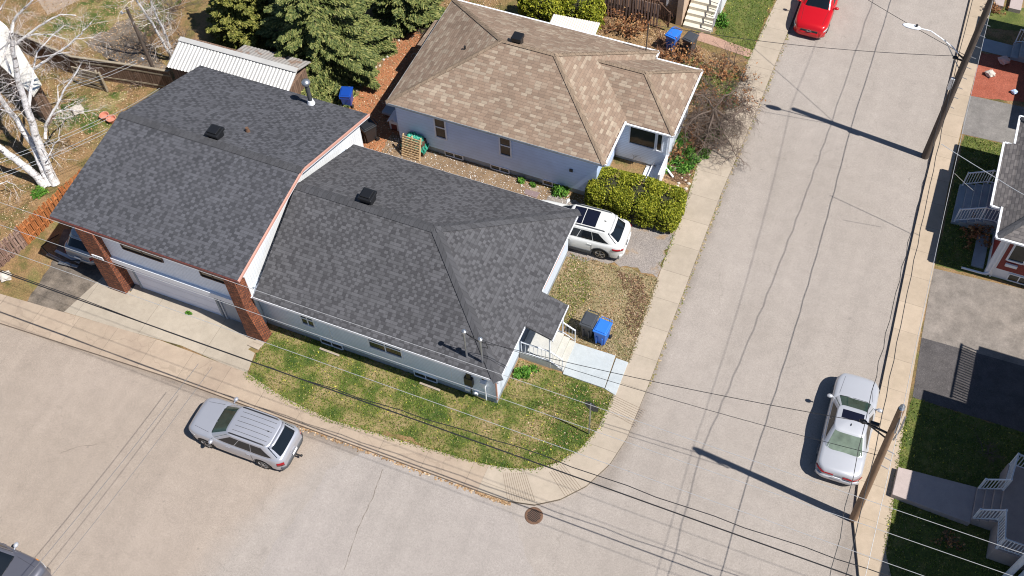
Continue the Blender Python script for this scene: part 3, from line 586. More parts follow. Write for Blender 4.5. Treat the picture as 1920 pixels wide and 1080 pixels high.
# ---------------- grey-roofed bungalow on the corner
def bungalow():
    X0, X1, Y0, Y1 = -20.55, -9.65, 18.9, 27.1; ex0, ex1, ey0, ey1 = -20.28, -9.3, 18.45, 27.5; ze = 2.95; rx, ry, rz = -13.85, 22.98, 5.1
    t = thing('bungalow', 'white-sided corner bungalow with a grey shingle hip roof and a small covered porch', 'house', (X1-5, 23, ZB))
    m = MB(); m.poly([(X0, Y0, .5), (X1, Y0, .5), (X1, Y0, ze), (X0, Y0, ze)])
    m.poly([(X1, Y1, .5), (X0, Y1, .5), (X0, Y1, ze), (X1, Y1, ze)]); m.poly([(X0, Y1, .5), (X0, Y0, .5), (X0, Y0, ze), (X0, Y1, ze)])
    dy0, dy1, dx = 21.45, 22.75, X1-.55      # recessed doorway
    m.poly([(X1, Y0, .5), (X1, dy0, .5), (X1, dy0, ze), (X1, Y0, ze)]); m.poly([(X1, dy1, .5), (X1, Y1, .5), (X1, Y1, ze), (X1, dy1, ze)])
    m.poly([(X1, dy0, .5), (dx, dy0, .5), (dx, dy0, ze), (X1, dy0, ze)]); m.poly([(dx, dy1, .5), (X1, dy1, .5), (X1, dy1, ze), (dx, dy1, ze)]); m.poly([(dx, dy0, .5), (dx, dy1, .5), (dx, dy1, ze), (dx, dy0, ze)])
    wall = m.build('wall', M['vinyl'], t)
    MB().prism([(X0, Y0+.03), (X1-.03, Y0+.03), (X1-.03, Y1-.03), (X0, Y1-.03)], 0, .5).build('foundation', M['grey_conc'], t)
    # roof
    m = MB(); e = [(ex0, ey0, ze), (ex1, ey0, ze), (ex1, ey1, ze), (ex0, ey1, ze)]; R0, R1 = (ex0, ry, rz), (rx, ry, rz)
    roofpoly(m, [e[0], e[1], R1, R0]); roofpoly(m, [e[1], e[2], R1]); roofpoly(m, [e[2], e[3], R0, R1])
    sl = (rz-ze)/(ex1-rx); pz = lambda x: ze-(x-ex1)*sl*.7
    roofpoly(m, [(ex1-.02, 21.22, ze+.003), (-8.12, 21.22, pz(-8.12)), (-8.12, 23.02, pz(-8.12)), (ex1-.02, 23.02, ze+.003)], .1)
    r = m.build('roof', M['sh_main'], t)
    m = MB(); cap(m, R0, R1, .42, .5); cap(m, e[1], R1, .44, .3); cap(m, e[2], R1, .44, .3); m.build('ridge_cap', M['cap_dark'], r)
    m = MB(); vx, vy = at(697, 367, 5.0)[:2]; z = rz-(ry-0)*0; m.box((vx, 23.35, 5.13), (.5, .5, .34)); m.box((vx, 23.35, 5.36), (.62, .62, .14), taper=1.0); m.box((vx, 23.35, 5.47), (.45, .45, .08)); m.build('roof_vent', M['black_metal'], r, bevel=.03)
    m = MB(); m.b2((ex0, ey0-.02, ze-.16), (ex1+.01, ey0+.0, ze-.02)); m.b2((ex1, ey0, ze-.16), (ex1+.02, 21.2, ze-.02)); m.b2((ex1, 23.05, ze-.16), (ex1+.02, ey1, ze-.02)); m.b2((ex0, ey1, ze-.16), (ex1, ey1+.02, ze-.02))
    m.bar((-8.12, 21.2, pz(-8.12)-.06), (-8.12, 23.04, pz(-8.12)-.06), .05, .12); m.build('fascia', M['white'], t)
    MB().b2((X0, ey0, ze-.17), (ex1, ey1, ze-.15)).build('soffit', M['white'], t)
    m = MB(); m.b2((X1-.02, Y0-.02, .5), (X1+.035, Y0+.04, ze-.18)); m.build('corner_trim', M['coral'], t)
    m = MB(); m.b2((ex1+.02, 23.2, ze-.08), (ex1+.035, 25.6, ze-.03)); m.build('roof_edge_strip', M['coral'], t)
    # windows along the street
    a, b = aty(563, 588, Y0), aty(592, 617, Y0); f = window(t, (a.x, Y0, 1.35), (b.x, Y0, 2.62), mull=1, bar=.34, gl=M['curtain'])
    a, b = aty(690, 630, Y0), aty(754, 668, Y0); window(t, (a.x, Y0, 1.35), (b.x, Y0, 2.62), mull=1, bar=.36, gl=M['curtain'])
    m = MB(); a = aty(822, 676, Y0); m.b2((a.x-.28, Y0-.03, a.z-.16), (a.x+.28, Y0, a.z+.12)); m.build('vent_cover', M['sky_blue'], t)
    for p in ((618, 655), (797, 712)): a = at(p[0], p[1]+8, .12); window(t, (a.x-.55, Y0, .2), (a.x+.45, Y0, .46), .03, mull=1, fr=.04, name='basement_window'); 
    # joints of the siding and pipes
    m = MB(); 
    for p in ((845, 690), (955, 0)): 
        if p[1]: a = aty(*p, Y0); m.b2((a.x-.012, Y0-.012, .5), (a.x+.012, Y0, ze-.18))
    m.build('siding_joint', M['white'], t); MB().b2((-17.25, Y0-.02, .5), (-17.21, Y0, ze-.18)).build('siding_joint', M['white'], t)
    # power mast
    for q, (bx_, tp, nm) in enumerate((((876, 672), (869, 622), 'service_mast'), ((905, 682), (901, 637), 'service_mast'))):
        b = at(*bx_, 3.05); top = aty(*tp, b.y); m = MB(); m.tube([(b.x, b.y, 2.9), (b.x, b.y, top.z)], .045, 8); m.lathe([(0, .1), (.09, .06), (.1, -.02), (.05, -.08)], (b.x, b.y, top.z), 10)
        ms = m.build(nm, M['galv'], t, smooth=True); MB().lathe([(.12, 0), (.07, .09)], (b.x, b.y, 2.98), 10).build('flashing', M['rust'] if q else M['galv'], ms)
    m = MB(); c = at(877, 672, 3.05); m.b2((c.x-.09, Y0-.14, 1.1), (c.x+.09, Y0, 2.1)); m.b2((c.x-.2, Y0-.16, 1.15), (c.x+.17, Y0, 1.7)); m.bar((c.x, Y0-.06, 2.1), (c.x, Y0-.06, 2.8), .06); m.bar((c.x+.02, Y0-.03, .3), (c.x+.02, Y0-.03, 1.1), .03)
    m.build('electric_meter', M['black'], t, bevel=.01)
    c2 = at(905, 682, 3.05); m = MB(); m.bar((c2.x, Y0-.08, 2.0), (c2.x, Y0-.08, 2.8), .08); m.build('conduit', M['black'], t)
    a = aty(912, 728, Y0-.1); m = MB(); m.box((c2.x+.02, Y0-.09, 1.55), (.16, .14, .3)); m.box((c2.x+.0, Y0-.11, 1.75), (.26, .16, .14)); m.bar((c2.x+.05, Y0-.07, .3), (c2.x+.05, Y0-.07, 1.5), .05); m.box((c2.x-.75, Y0-.08, .75), (.2, .14, .22)); m.box((c2.x-.4, Y0-.06, .55), (.18, .1, .12)); m.build('outdoor_tap_box', M['white'], t, bevel=.01)
    # door
    m = MB(); m.b2((dx, 21.75, .6), (dx+.04, 22.6, 2.5)); d = m.build('door', M['door'], t); MB().ell((dx+.07, 21.85, 1.55), (.03, .03, .03)).build('handle', M['galv'], d)
    # porch
    pxx = [-9.65, -8.22, -7.95, -7.68]; py0, py1 = 21.3, 22.9
    m = MB(); m.b2((X1, py0, .1), (pxx[1], py1, .58)); m.build('porch_deck', M['porch_conc'], t, bevel=.01)
    for k, zz in ((1, .40), (2, .24)): MB().b2((pxx[k], py0+.02, .1), (pxx[k+1], py1-.02, zz)).build('step', M['porch_conc'], t, bevel=.01)
    for y in (py0+.03, py1-.04): m = MB(); m.bar((-8.28, y, .58), (-8.28, y, pz(-8.28)-.1), .055); m.build('porch_post', M['white'], t)
    m = MB(); railing(m, [(X1+.1, py0+.03, .58), (-8.28, py0+.03, .58), (-7.72, py0+.03, .26)], .82, .16, .035, .014); m.build('railing', M['white'], t)
    m = MB(); railing(m, [(X1+.1, py1-.04, .58), (-8.28, py1-.04, .58), (-7.72, py1-.04, .26)], .82, .16, .035, .014); m.build('railing', M['white'], t)
    return t
bungalow()
# light blue-grey front walk and basement window kerbs
MB().prism(px((1076, 643), (1154, 668), (1133, 729), (1055, 702)), .02, ZB+.07).build('front_walk', M['painted_walk'], kind='structure', bevel=.015)
MB().prism(px((1155, 672), (1178, 680), (1154, 742), (1134, 730)), .02, ZB+.05).build('front_walk', M['painted_walk'], kind='structure', bevel=.015)
for i, (p, lb) in enumerate((((618, 661), 'low white window-well kerb under the smaller street window'), ((806, 726), 'low white window-well kerb near the power mast'))):
    a = at(*p); m = MB().box((a.x, a.y, .15), (.95, .09, .1), -.02); tag(m.build('window_well_kerb', M['walk_new'], bevel=.01), lb, 'kerb', 'window-well kerbs by the bungalow')

# ---------------- two-storey garage wing
def garage():
    X0, X1, Y0, Y1 = -27.95, -20.62, 18.25, 28.7; ex0, ex1 = -29.4, -20.28; yf, zf, yr, zr, yb, zb = 18.02, 4.68, 23.55, 5.38, 29.15, 3.3
    t = thing('garage', 'white two-storey garage with brick piers and a dark charcoal shingle roof, left of the bungalow', 'garage', (-24.3, 23.5, ZB))
    top = lambda y: (zf+(zr-zf)*(y-yf)/(yr-yf) if y < yr else zr+(zb-zr)*(y-yr)/(yb-yr))-.16
    m = MB()
    for x, fl in ((X0, 1), (X1, 0)):
        p = [(x, Y0, 0), (x, Y1, 0), (x, Y1, top(Y1)), (x, yr, top(yr)), (x, Y0, top(Y0))]; m.poly(p[::-1] if fl else p)
    m.poly([(X1, Y1, 0), (X0, Y1, 0), (X0, Y1, top(Y1)), (X1, Y1, top(Y1))]); m.build('side_wall', M['vinyl_v'], t)
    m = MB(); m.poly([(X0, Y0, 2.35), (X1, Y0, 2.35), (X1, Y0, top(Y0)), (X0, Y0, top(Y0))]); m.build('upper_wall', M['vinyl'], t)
    # stepped lower beam and recessed door wall
    m = MB(); m.b2((-27.3, Y0-.12, 2.3), (-20.9, Y0+.02, 2.62)); m.build('beam', M['white'], t)
    MB().poly([(-27.9, Y0+.32, 0), (X1, Y0+.32, 0), (X1, Y0+.32, 2.34), (-27.9, Y0+.32, 2.34)]).build('door_wall', M['white'], t)
    g = MB().b2((-26.75, Y0+.26, .12), (-22.6, Y0+.31, 2.2)).build('garage_door', M['garage_door'], t)
    m = MB(); m.b2((-26.85, Y0+.22, .12), (-26.75, Y0+.31, 2.28)); m.b2((-22.6, Y0+.22, .12), (-22.5, Y0+.31, 2.28)); m.b2((-26.85, Y0+.22, 2.2), (-22.5, Y0+.31, 2.28)); m.build('door_frame', M['grey_conc'], g)
    d = MB().b2((-22.3, Y0+.26, .12), (-21.55, Y0+.31, 2.15)).build('door', siding('grey_slatted_door', (.36, .40, .46), .1, .35), t); m = MB(); m.b2((-22.37, Y0+.2, .12), (-22.3, Y0+.32, 2.2)); m.b2((-21.55, Y0+.2, .12), (-21.48, Y0+.32, 2.2)); m.build('door_frame', M['door'], d)
    m = MB(); m.b2((-27.3, Y0-.1, .05), (-20.9, Y0+.3, .125)); m.build('shade_dark_threshold', M['drive_dark'], t)  # threshold coloured dark for the shadow band at the door foot
    window(t, (-21.38, Y0+.31, 1.0), (-21.05, Y0+.31, 2.0), .05, fr=.05, gl=M['curtain'])
    # long windows tucked below the eave
    for a, b in (((225, 452), (300, 480)), ((372, 500), (418, 520))):
        p, q = aty(*a, Y0), aty(*b, Y0); window(t, (p.x, Y0, 3.72), (q.x, Y0, 4.3), .04, mull=1, mat=M['brownwood'], gl=M['curtain'], fr=.06)
    # brick piers
    MB().prism([(-28.15, 17.93), (-27.28, 17.93), (-27.28, 18.7), (-28.15, 18.7)], 0, top(18.1)).build('brick_pier', M['brick'], t)
    m = MB(); m.prism([(-20.98, 17.95), (-20.45, 17.95), (-20.45, 18.55), (-20.98, 18.55)], 2.7, top(18.1))
    m.prism([(-20.98, 17.95), (-20.45, 17.95), (-20.45, 18.55), (-20.98, 18.55)], 0, 2.7); m.slab([(-20.45, 18.5, 2.5), (-20.45, 17.95, 2.5), (-20.1, 17.95, .0), (-20.1, 18.5, .0)], .1); m.poly([(-20.45, 17.951, 2.5), (-20.45, 17.951, 0), (-20.1, 17.951, 0)]); m.build('brick_pier', M['brick'], t)
    np_ = MB().b2((-28.0, 17.90, 2.62), (-27.45, 17.93, 2.82)).build('number_plate', M['white'], t)
    for k in range(4): MB().tube([(-27.90+.11*k, 17.895, 2.76), (-27.85+.11*k, 17.895, 2.73), (-27.89+.11*k, 17.895, 2.70), (-27.85+.11*k, 17.895, 2.67)], .011, 4).build('digit', M['black'], np_)
    # roof
    m = MB(); roofpoly(m, [(ex0, yf, zf), (ex1, yf, zf), (ex1, yr, zr), (ex0, yr, zr)], .12); roofpoly(m, [(ex1, yb, zb), (ex0, yb, zb), (ex0, yr, zr), (ex1, yr, zr)], .12); r = m.build('roof', M['sh_dark'], t)
    cap(MB(), (ex0, yr, zr), (ex1, yr, zr), .38, .2).build('ridge_cap', M['cap_dark'], r)
    m = MB(); m.b2((ex0, yf-.03, zf-.17), (ex1, yf, zf-.03)); m.build('fascia', M['maroon'], t)
    m = MB(); m.bar((ex1+.03, yf-.02, zf-.04), (ex1+.03, yr, zr-.02), .07, .1); m.bar((ex1+.03, yr, zr-.02), (ex1+.03, yb, zb-.02), .07, .1); m.build('rake_board', M['coral'], t)
    m = MB(); m.bar((ex1+.01, yf+.3, zf-.12), (ex1+.01, yr, zr-.1), .05, .12); m.bar((ex1+.01, yr, zr-.1), (ex1+.01, yb, zb-.1), .05, .12); m.build('rake_trim', M['white'], t)
    m = MB(); m.poly([(ex1, yf, zf-.13), (ex0, yf, zf-.13), (ex0, yr, zr-.13), (ex1, yr, zr-.13)]); m.poly([(ex1, yr, zr-.13), (ex0, yr, zr-.13), (ex0, yb, zb-.13), (ex1, yb, zb-.13)]); m.build('soffit', M['brownwood'], t)
    # roof fittings
    def rz_(x, y): return (zf+(zr-zf)*(y-yf)/(yr-yf) if y < yr else zr+(zb-zr)*(y-yr)/(yb-yr))
    v = at(403, 248, 5.45); z = rz_(v.x, v.y); m = MB(); m.box((v.x, v.y, z+.1), (.5, .5, .32)); m.box((v.x, v.y, z+.32), (.64, .64, .14)); m.box((v.x, v.y, z+.43), (.46, .46, .08)); m.build('roof_vent', M['black_metal'], r, bevel=.03)
    v = at(461, 235, 5.2); z = rz_(v.x, v.y); MB().lathe([(.11, -.1), (.09, .12), (.07, .16), (.07, .24)], (v.x, v.y, z), 10).build('pipe_vent', M['rust'], r, smooth=True)
    v = at(583, 192, 3.9); z = rz_(v.x, v.y); v = at(583, 192, z); ch = MB().lathe([(.1, 0), (.1, 1.15)], (v.x, v.y, z), 16).build('chimney', M['clad'], r, smooth=45)
    MB().lathe([(.19, -.06), (.13, .16)], (v.x, v.y, z), 16).build('flashing', M['white'], ch, smooth=45); MB().lathe([(.12, 1.1), (.19, 1.18), (.21, 1.28), (.2, 1.34), (.05, 1.42)], (v.x, v.y, z), 16).build('chimney_cap', M['galv'], ch, smooth=60)
    return t
garage()

# ---------------- house with the tan-brown roof
def tan_house():
    X0, X1, Y0, Y1 = -19.75, -9.6, 30.62, 37.65; ex0, ex1, ey0, ey1 = -20.0, -9.15, 30.28, 38.0; ze, rz, ry = 3.1, 5.0, 34.15; ra, rb = -15.65, -13.0
    t = thing('tan_roofed_house', 'pale painted bungalow under a large tan and brown shingle hip roof', 'house', (-14, 34, ZB))
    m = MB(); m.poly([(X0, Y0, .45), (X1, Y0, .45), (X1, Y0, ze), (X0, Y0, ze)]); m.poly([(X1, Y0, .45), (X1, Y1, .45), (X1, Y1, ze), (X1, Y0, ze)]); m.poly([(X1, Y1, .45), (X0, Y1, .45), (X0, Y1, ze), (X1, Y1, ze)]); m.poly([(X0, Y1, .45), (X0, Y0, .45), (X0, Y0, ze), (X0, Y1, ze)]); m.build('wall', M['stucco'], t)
    MB().prism([(X0, Y0+.04), (X1-.04, Y0+.04), (X1-.04, Y1), (X0, Y1)], 0, .45).build('foundation', M['grey_conc'], t)
    xx, ya, yb2 = -7.15, 33.45, 37.2; z2 = 2.95
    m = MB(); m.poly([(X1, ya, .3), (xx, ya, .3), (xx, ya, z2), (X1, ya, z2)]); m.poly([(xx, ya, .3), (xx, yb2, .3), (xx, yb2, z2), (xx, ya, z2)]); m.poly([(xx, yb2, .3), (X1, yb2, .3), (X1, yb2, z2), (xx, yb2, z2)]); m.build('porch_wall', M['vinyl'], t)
    MB().prism([(X1, ya+.03), (xx-.03, ya+.03), (xx-.03, yb2-.03), (X1, yb2-.03)], 0, .3).build('porch_foundation', M['grey_conc'], t)
    e = [(ex0, ey0, ze), (ex1, ey0, ze), (ex1, ey1, ze), (ex0, ey1, ze)]; A, B = (ra, ry, rz), (rb, ry, rz)
    m = MB(); roofpoly(m, [e[0], e[1], B, A]); roofpoly(m, [e[1], e[2], B]); roofpoly(m, [e[2], e[3], A, B]); roofpoly(m, [e[3], e[0], A])
    # front wing: its own small hip
    qx, q0, q1 = -6.85, 33.1, 37.6; qm = (q0+q1)/2; zw = 3.0; zt = zw+1.15; C = (-9.0, qm, zt)
    back = -11.6
    roofpoly(m, [(back, q0, zw), (qx, q0, zw), C, (back, qm, zt)], .1); roofpoly(m, [(qx, q1, zw), (back, q1, zw), (back, qm, zt), C], .1); roofpoly(m, [(qx, q0, zw), (qx, q1, zw), C], .1)
    # low back-porch roof
    roofpoly(m, [tuple(at(782, 84, 2.62)), tuple(at(803, 88, 2.75)), tuple(at(840, 35, 2.75)), tuple(at(815, 38, 2.62))][::-1], .08)
    r = m.build('roof', M['sh_brown'], t)
    m = MB(); cap(m, A, B, .22, .4)
    for k, q in ((0, A), (1, B), (2, B), (3, A)): cap(m, e[k], q, .24, .3)
    cap(m, (qx, q0, zw), C, .2, .3); cap(m, (qx, q1, zw), C, .2, .3); cap(m, C, (-11.3, qm, zt), .2, .4); m.build('ridge_cap', M['cap_brown'], r)
    m = MB(); g = .07
    for a, b in (((qx+.03, q0, zw-.03), (qx+.03, q1, zw-.03)), ((ex1, q0-.03, zw-.03), (qx, q0-.03, zw-.03)), ((ex1+.03, ey0, ze-.03), (ex1+.03, q0, ze-.03)), ((ex1, q1+.03, zw-.03), (qx, q1+.03, zw-.03)), ((ex1+.03, q1, ze-.03), (ex1+.03, ey1, ze-.03)), ((ex0, ey1+.03, ze-.03), (ex1, ey1+.03, ze-.03))): gutter(m, a, b, .08)
    m.build('gutter', M['white'], t)
    m = MB(); n = 0
    for a, b in (((qx-.03, q0, zw+.01), (qx-.03, q1, zw+.01)), ((ex1-.03, ey0, ze+.01), (ex1-.03, q0, ze+.01)), ((-9, q0+.03, zw+.01), (qx, q0+.03, zw+.01))):
        a, b = Vector(a), Vector(b); c = int((b-a).length/.32)
        for k in range(c): m.bar(a.lerp(b, (k+.15)/c), a.lerp(b, (k+.75)/c), .04, .03)
    m.build('snow_guard', M['brownwood'], r)
    m = MB(); m.b2((ex0, ey0-.02, ze-.15), (ex1, ey0, ze-.01)); m.b2((ex0-.02, ey0, ze-.15), (ex0, ey1, ze-.01)); m.b2((ex0, ey0, ze-.16), (ex1, ey1, ze-.142)); m.b2((X1, q0, zw-.13), (qx, q1, zw-.11)); m.build('soffit', M['grey_conc'], t)
    for a, b in (((815, 222), (841, 261)), ((938, 262), (962, 294))):
        p, q = aty(*a, Y0), aty(*b, Y0); window(t, (p.x, Y0, q.z), (q.x-.12, Y0, 2.72), .05, bar=.5, gl=M['curtain'])
    for p in ((852, 296), (937, 323), (1035, 352)): a = at(*p); window(t, (a.x-.45, Y0, .2), (a.x+.45, Y0, .43), .03, mull=1, fr=.04, name='basement_window')
    p = aty(1071, 319, Y0); MB().b2((p.x-.08, Y0-.05, p.z-.08), (p.x+.08, Y0, p.z+.08)).build('wall_vent', M['black'], t)
    p, q = aty(1183, 243, ya), aty(1229, 282, ya); window(t, (-8.95, ya, 1.45), (-7.75, ya, 2.7), .05, gl=M['glass']); window(t, (-7.62, ya, 1.45), (-7.42, ya, 2.7), .05, gl=M['glass'])
    m = MB()
    for k in range(4): m.b2((-8.0+.25*k, ya-1.0, 0), (-7.2, ya, .2+.15*k) if 0 else (-7.2, ya-.02, .2+.14*k))
    m.build('side_step', M['white'], t)
    m = MB(); m.b2((-7.15, ya-1.2, .1), (-7.05, ya+.1, 1.15)); m.build('side_parapet', M['white'], t)
    m = MB(); m.bar((qx+.02, q0+.1, zw-.1), (xx+.05, ya+.1, zw-.5), .07); m.bar((xx+.05, ya+.1, zw-.5), (xx+.05, ya+.1, .35), .07); m.bar((xx+.05, ya+.1, .3), (xx+.55, ya-.3, .22), .07); m.build('downpipe', M['white'], t)
    v = at(998, 82, 4.85); m = MB(); m.box((-14.95, ry+.25, 4.95), (.42, .42, .4)); m.box((-14.95, ry+.25, 5.22), (.5, .5, .2)); m.build('roof_vent', M['black_metal'], r, bevel=.03)
    v = at(872, 93, 4.2); MB().lathe([(.1, -.12), (.05, .05), (.05, .2)], (v.x, v.y, 4.22), 8).build('pipe_vent', M['black'], r)
    v = at(1212, 93, 3.2); MB().tube([(v.x, ey1-.25, 3.1), (v.x, ey1-.25, 4.9)], .035, 8).build('service_mast', M['pole_dark'], t)
    # shaded back porch
    m = MB(); c = px((745, 130), (800, 90), (800, 86)); 
    return t
tan_house()

# ---------------- grey-brown house at the top with deck and white stairs
def top_house():
    t = thing('grey_sided_house', 'brown-grey sided house with a picket deck and white front stairs at the top edge', 'house', (-12, 47, ZB))
    X0, X1, Y0 = -15.2, -9.75, 43.95
    m = MB(); m.prism([(X0, Y0), (X1, Y0), (X1, 53), (X0, 53)], 0, 5.2); m.build('wall', M['grey_siding'], t)
    m = MB(); cx_, cy_ = (X0+X1)/2, 48.5; e = [(X0-.35, Y0-.3, 5.2), (X1+.35, Y0-.3, 5.2), (X1+.35, 53.3, 5.2), (X0-.35, 53.3, 5.2)]; ap = (cx_, cy_, 7.2)
    for k in range(4): m.slab([e[k], e[(k+1) % 4], ap], .1)
    m.build('roof', M['sh_east'], t)
    m = MB(); m.b2((X1, Y0-.03, 0), (X1+.03, Y0+.1, 5.1)); a = aty(1248, 30, Y0); m.b2((-10.45, Y0-.06, .8), (-10.36, Y0, 5.1)); m.build('corner_trim', M['white'], t)
    window(t, (-12.4, Y0, .9), (-11.4, Y0, 2.8), .05, gl=M['sky_blue'], name='door')
    m = MB(); m.b2((X0, Y0-1.15, .85), (-10.6, Y0-.02, .95)); d = m.build('deck', M['brownwood'], t)
    m = MB(); railing(m, [(X0, Y0-1.12, .95), (-13.4, Y0-1.12, .95), (-12, Y0-1.12, .95), (-10.6, Y0-1.12, .95), (-9.95, Y0-1.12, .4)], .95, .12, .09, .05); m.build('deck_railing', M['pallet'] if 0 else M['brownwood'], t)
    m = MB()
    for k in range(28): x = X0+k*.17; m.b2((x, Y0-1.19, .3), (x+.09, Y0-1.165, 1.75))
    m.build('deck_pickets', plain('greyed_picket_wood', (.27, .2, .17), .8), t)
    # stairs climbing to the north
    for k in range(5): MB().b2((-9.3, Y0-.55+.3*k, .05), (-7.78, Y0-.25+.3*k if k < 4 else Y0+5, .28+.18*k)).build('step', plain('cream_stair_paint', (.62, .58, .48), .7), t, bevel=.01)
    m = MB(); m.b2((-9.72, Y0-.5, .1), (-9.4, Y0+4, 1.9)); m.build('stair_wall', plain('tan_panel', (.5, .37, .27), .7), t)
    m = MB(); m.bar((-7.72, Y0-.55, 1.2), (-7.72, Y0+.9, 1.95), .06); m.bar((-7.72, Y0+.9, 1.95), (-7.72, Y0+5, 1.95), .06)
    for k in range(16): y = Y0-.5+k*.33; z0 = .2+min(y-Y0+.55, 1.4)*.55; m.bar((-7.72, y, z0), (-7.72, y, z0+.95), .05)
    m.b2((-7.76, Y0+.9, .1), (-7.7, Y0+5, 1.2)); m.build('railing', M['white'], t)
    return t
top_house()

# ---------------- dark red house at right
def red_house():
    t = thing('dark_red_house', 'dark red house with weathered grey shingles and wide shaded front steps', 'house', (12, 36, ZB))
    ze = 3.05; X0, Y0, Y1 = 7.82, 32.75, 39.4
    m = MB(); m.prism([(X0, Y0), (16, Y0), (16, Y1), (X0, Y1)], .75, ze); m.build('wall', M['red_wall'], t)
    MB().prism([(X0+.02, Y0+.02), (16, Y0+.02), (16, Y1), (X0+.02, Y1)], 0, .75).build('foundation', M['white'], t)
    e = [(7.42, 32.4, ze), (16.4, 32.4, ze), (16.4, 39.75, ze), (7.42, 39.75, ze)]; A, B = (11.0, 36.1, 5.1), (13, 36.1, 5.1)
    m = MB(); roofpoly(m, [e[0], e[1], B, A]); roofpoly(m, [e[1], e[2], B]); roofpoly(m, [e[2], e[3], A, B]); roofpoly(m, [e[3], e[0], A])
    roofpoly(m, [(7.0, 34.1, 2.98), (7.6, 34.1, 3.18), (7.6, 37.95, 3.18), (7.0, 37.95, 2.98)], .1)
    r = m.build('roof', M['sh_east'], t); m = MB(); cap(m, A, B, .3, .4); cap(m, e[0], A, .3, .3); cap(m, e[3], A, .3, .3); m.build('ridge_cap', M['cap_dark'], r)
    m = MB()
    for a, b in (((7.4, 32.38, ze), (7.4, 34.1, ze)), ((7.0, 34.08, 2.98), (7.42, 34.08, 2.98)), ((6.97, 34.08, 2.98), (6.97, 37.97, 2.98)), ((7.0, 37.97, 2.98), (7.42, 37.97, 2.98)), ((7.4, 37.97, ze), (7.4, 39.78, ze)), ((7.4, 32.37, ze-.02), (16.4, 32.37, ze-.02)), ((7.4, 39.78, ze), (16, 39.78, ze))): gutter(m, a, b, .09)
    m.build('gutter', M['white'], t)
    m = MB(); m.b2((X0-.03, Y0-.03, .1), (X0+.12, Y0+.02, ze)); m.b2((X0+.2, Y0-.04, .1), (X0+.28, Y0, ze)); m.b2((X0-.04, Y0-.02, .1), (X0, Y0+.2, ze)); m.build('corner_trim', M['white'], t)
    m = MB(); m.tube([(X0+.15, Y0-.12, ze), (X0+.15, Y0-.08, .4), (X0-.1, Y0-.08, .25), (X0-1.0, Y0-.05, .2)], .05, 8); m.build('downpipe', M['white'], t, smooth=True)
    window(t, (8.35, Y0, 1.55), (8.95, Y0, 2.75), .05, fr=.08); window(t, (9.15, Y0, 1.55), (10.3, Y0, 2.75), .05, fr=.08)
    m = MB(); m.b2((8.35, Y0-.1, 1.12), (8.85, Y0, 1.3)); m.build('wall_box', M['white'], t, bevel=.02)
    window(t, (8.75, Y0, .25), (9.6, Y0, .62), .03, mull=1, fr=.05, name='basement_window')
    # stairs: five treads going down towards the street
    zs = [.26, .42, .58, .74, .9]; xs = [5.98, 6.3, 6.6, 6.9, 7.2, 7.85]
    for k in range(5): MB().b2((xs[k], 35.1, 0), (xs[k+1], 37.5, zs[k])).build('step', M['grey_conc'], t, bevel=.01)
    for y in (35.15, 37.45):
        m = MB(); railing(m, [(6.1, y, .26), (7.05, y, .82), (7.75, y, .9)], .85, .12, .06, .025, .1); m.build('railing', M['white'], t)
    return t
red_house()
tag(MB().prism([(7.2, 33.0), (7.72, 33.0), (7.72, 34.9), (7.2, 34.9)], .05, .2).build('planter', M['grey_conc'], bevel=.02), 'stone-edged planting strip against the dark red house wall', 'planter')

# ---------------- house at lower right: raised walk, steps and landing
def steps_house():
    t = thing('balcony_house', 'house at the right edge with a raised concrete walk, white-railed steps and landing', 'house', (13, 22, ZB))
    MB().prism([(6.06, 20.72), (9.0, 20.62), (9.0, 22.2), (6.06, 21.95)], 0, .42).build('raised_walk', M['raised_conc'], t, bevel=.02)
    for k in range(3): MB().b2((9.0+.27*k, 20.75, 0), (9.0+.27*(k+1), 22.15, .58+.16*k)).build('step', M['raised_conc'], t, bevel=.01)
    MB().b2((9.81, 19.6, 0), (13.6, 23.3, 1.05)).build('landing', M['raised_conc'], t, bevel=.02)
    for y, y2 in ((20.8, 19.66), (22.1, 23.24)):
        m = MB(); railing(m, [(9.05, y, .45), (9.78, y, 1.02), (9.88, y2, 1.05), (13.5, y2, 1.05)], .9, .12, .075, .03, .09); m.build('railing', M['white'], t)
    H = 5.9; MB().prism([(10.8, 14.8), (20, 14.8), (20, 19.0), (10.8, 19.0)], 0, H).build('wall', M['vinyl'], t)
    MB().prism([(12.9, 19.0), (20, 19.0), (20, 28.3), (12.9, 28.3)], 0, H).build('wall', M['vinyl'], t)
    MB().prism([(9.95, 18.9), (13.4, 18.9), (13.4, 25.5), (9.95, 25.5)], 5.2, 5.4).build('balcony_roof', M['sh_east'], t)
    MB().prism([(10.3, 14.4), (20.4, 14.4), (20.4, 19.2), (10.3, 19.2)], H, H+.2).build('roof', M['sh_east'], t)
    MB().prism([(12.2, 19.2), (20.4, 19.2), (20.4, 28.4), (12.2, 28.4)], H, H+.2).build('roof', M['sh_east'], t)
    MB().b2((11.25, 25.4, 4.6), (13.4, 28.3, 4.78)).build('balcony', M['white'], t)
    m = MB(); m.bar((11.28, 25.5, 5.75), (11.28, 28.3, 5.75), .07)
    for k in range(22): y = 25.6+k*.125; m.bar((11.28, y, 4.78), (11.28, y, 5.75), .055)
    m.build('balcony_railing', M['black_metal'], t)
    MB().tube([(10.55, 19.05, 0), (10.55, 19.05, 5.2)], .12, 10).build('post', M['white'], t)
    return t
steps_house()
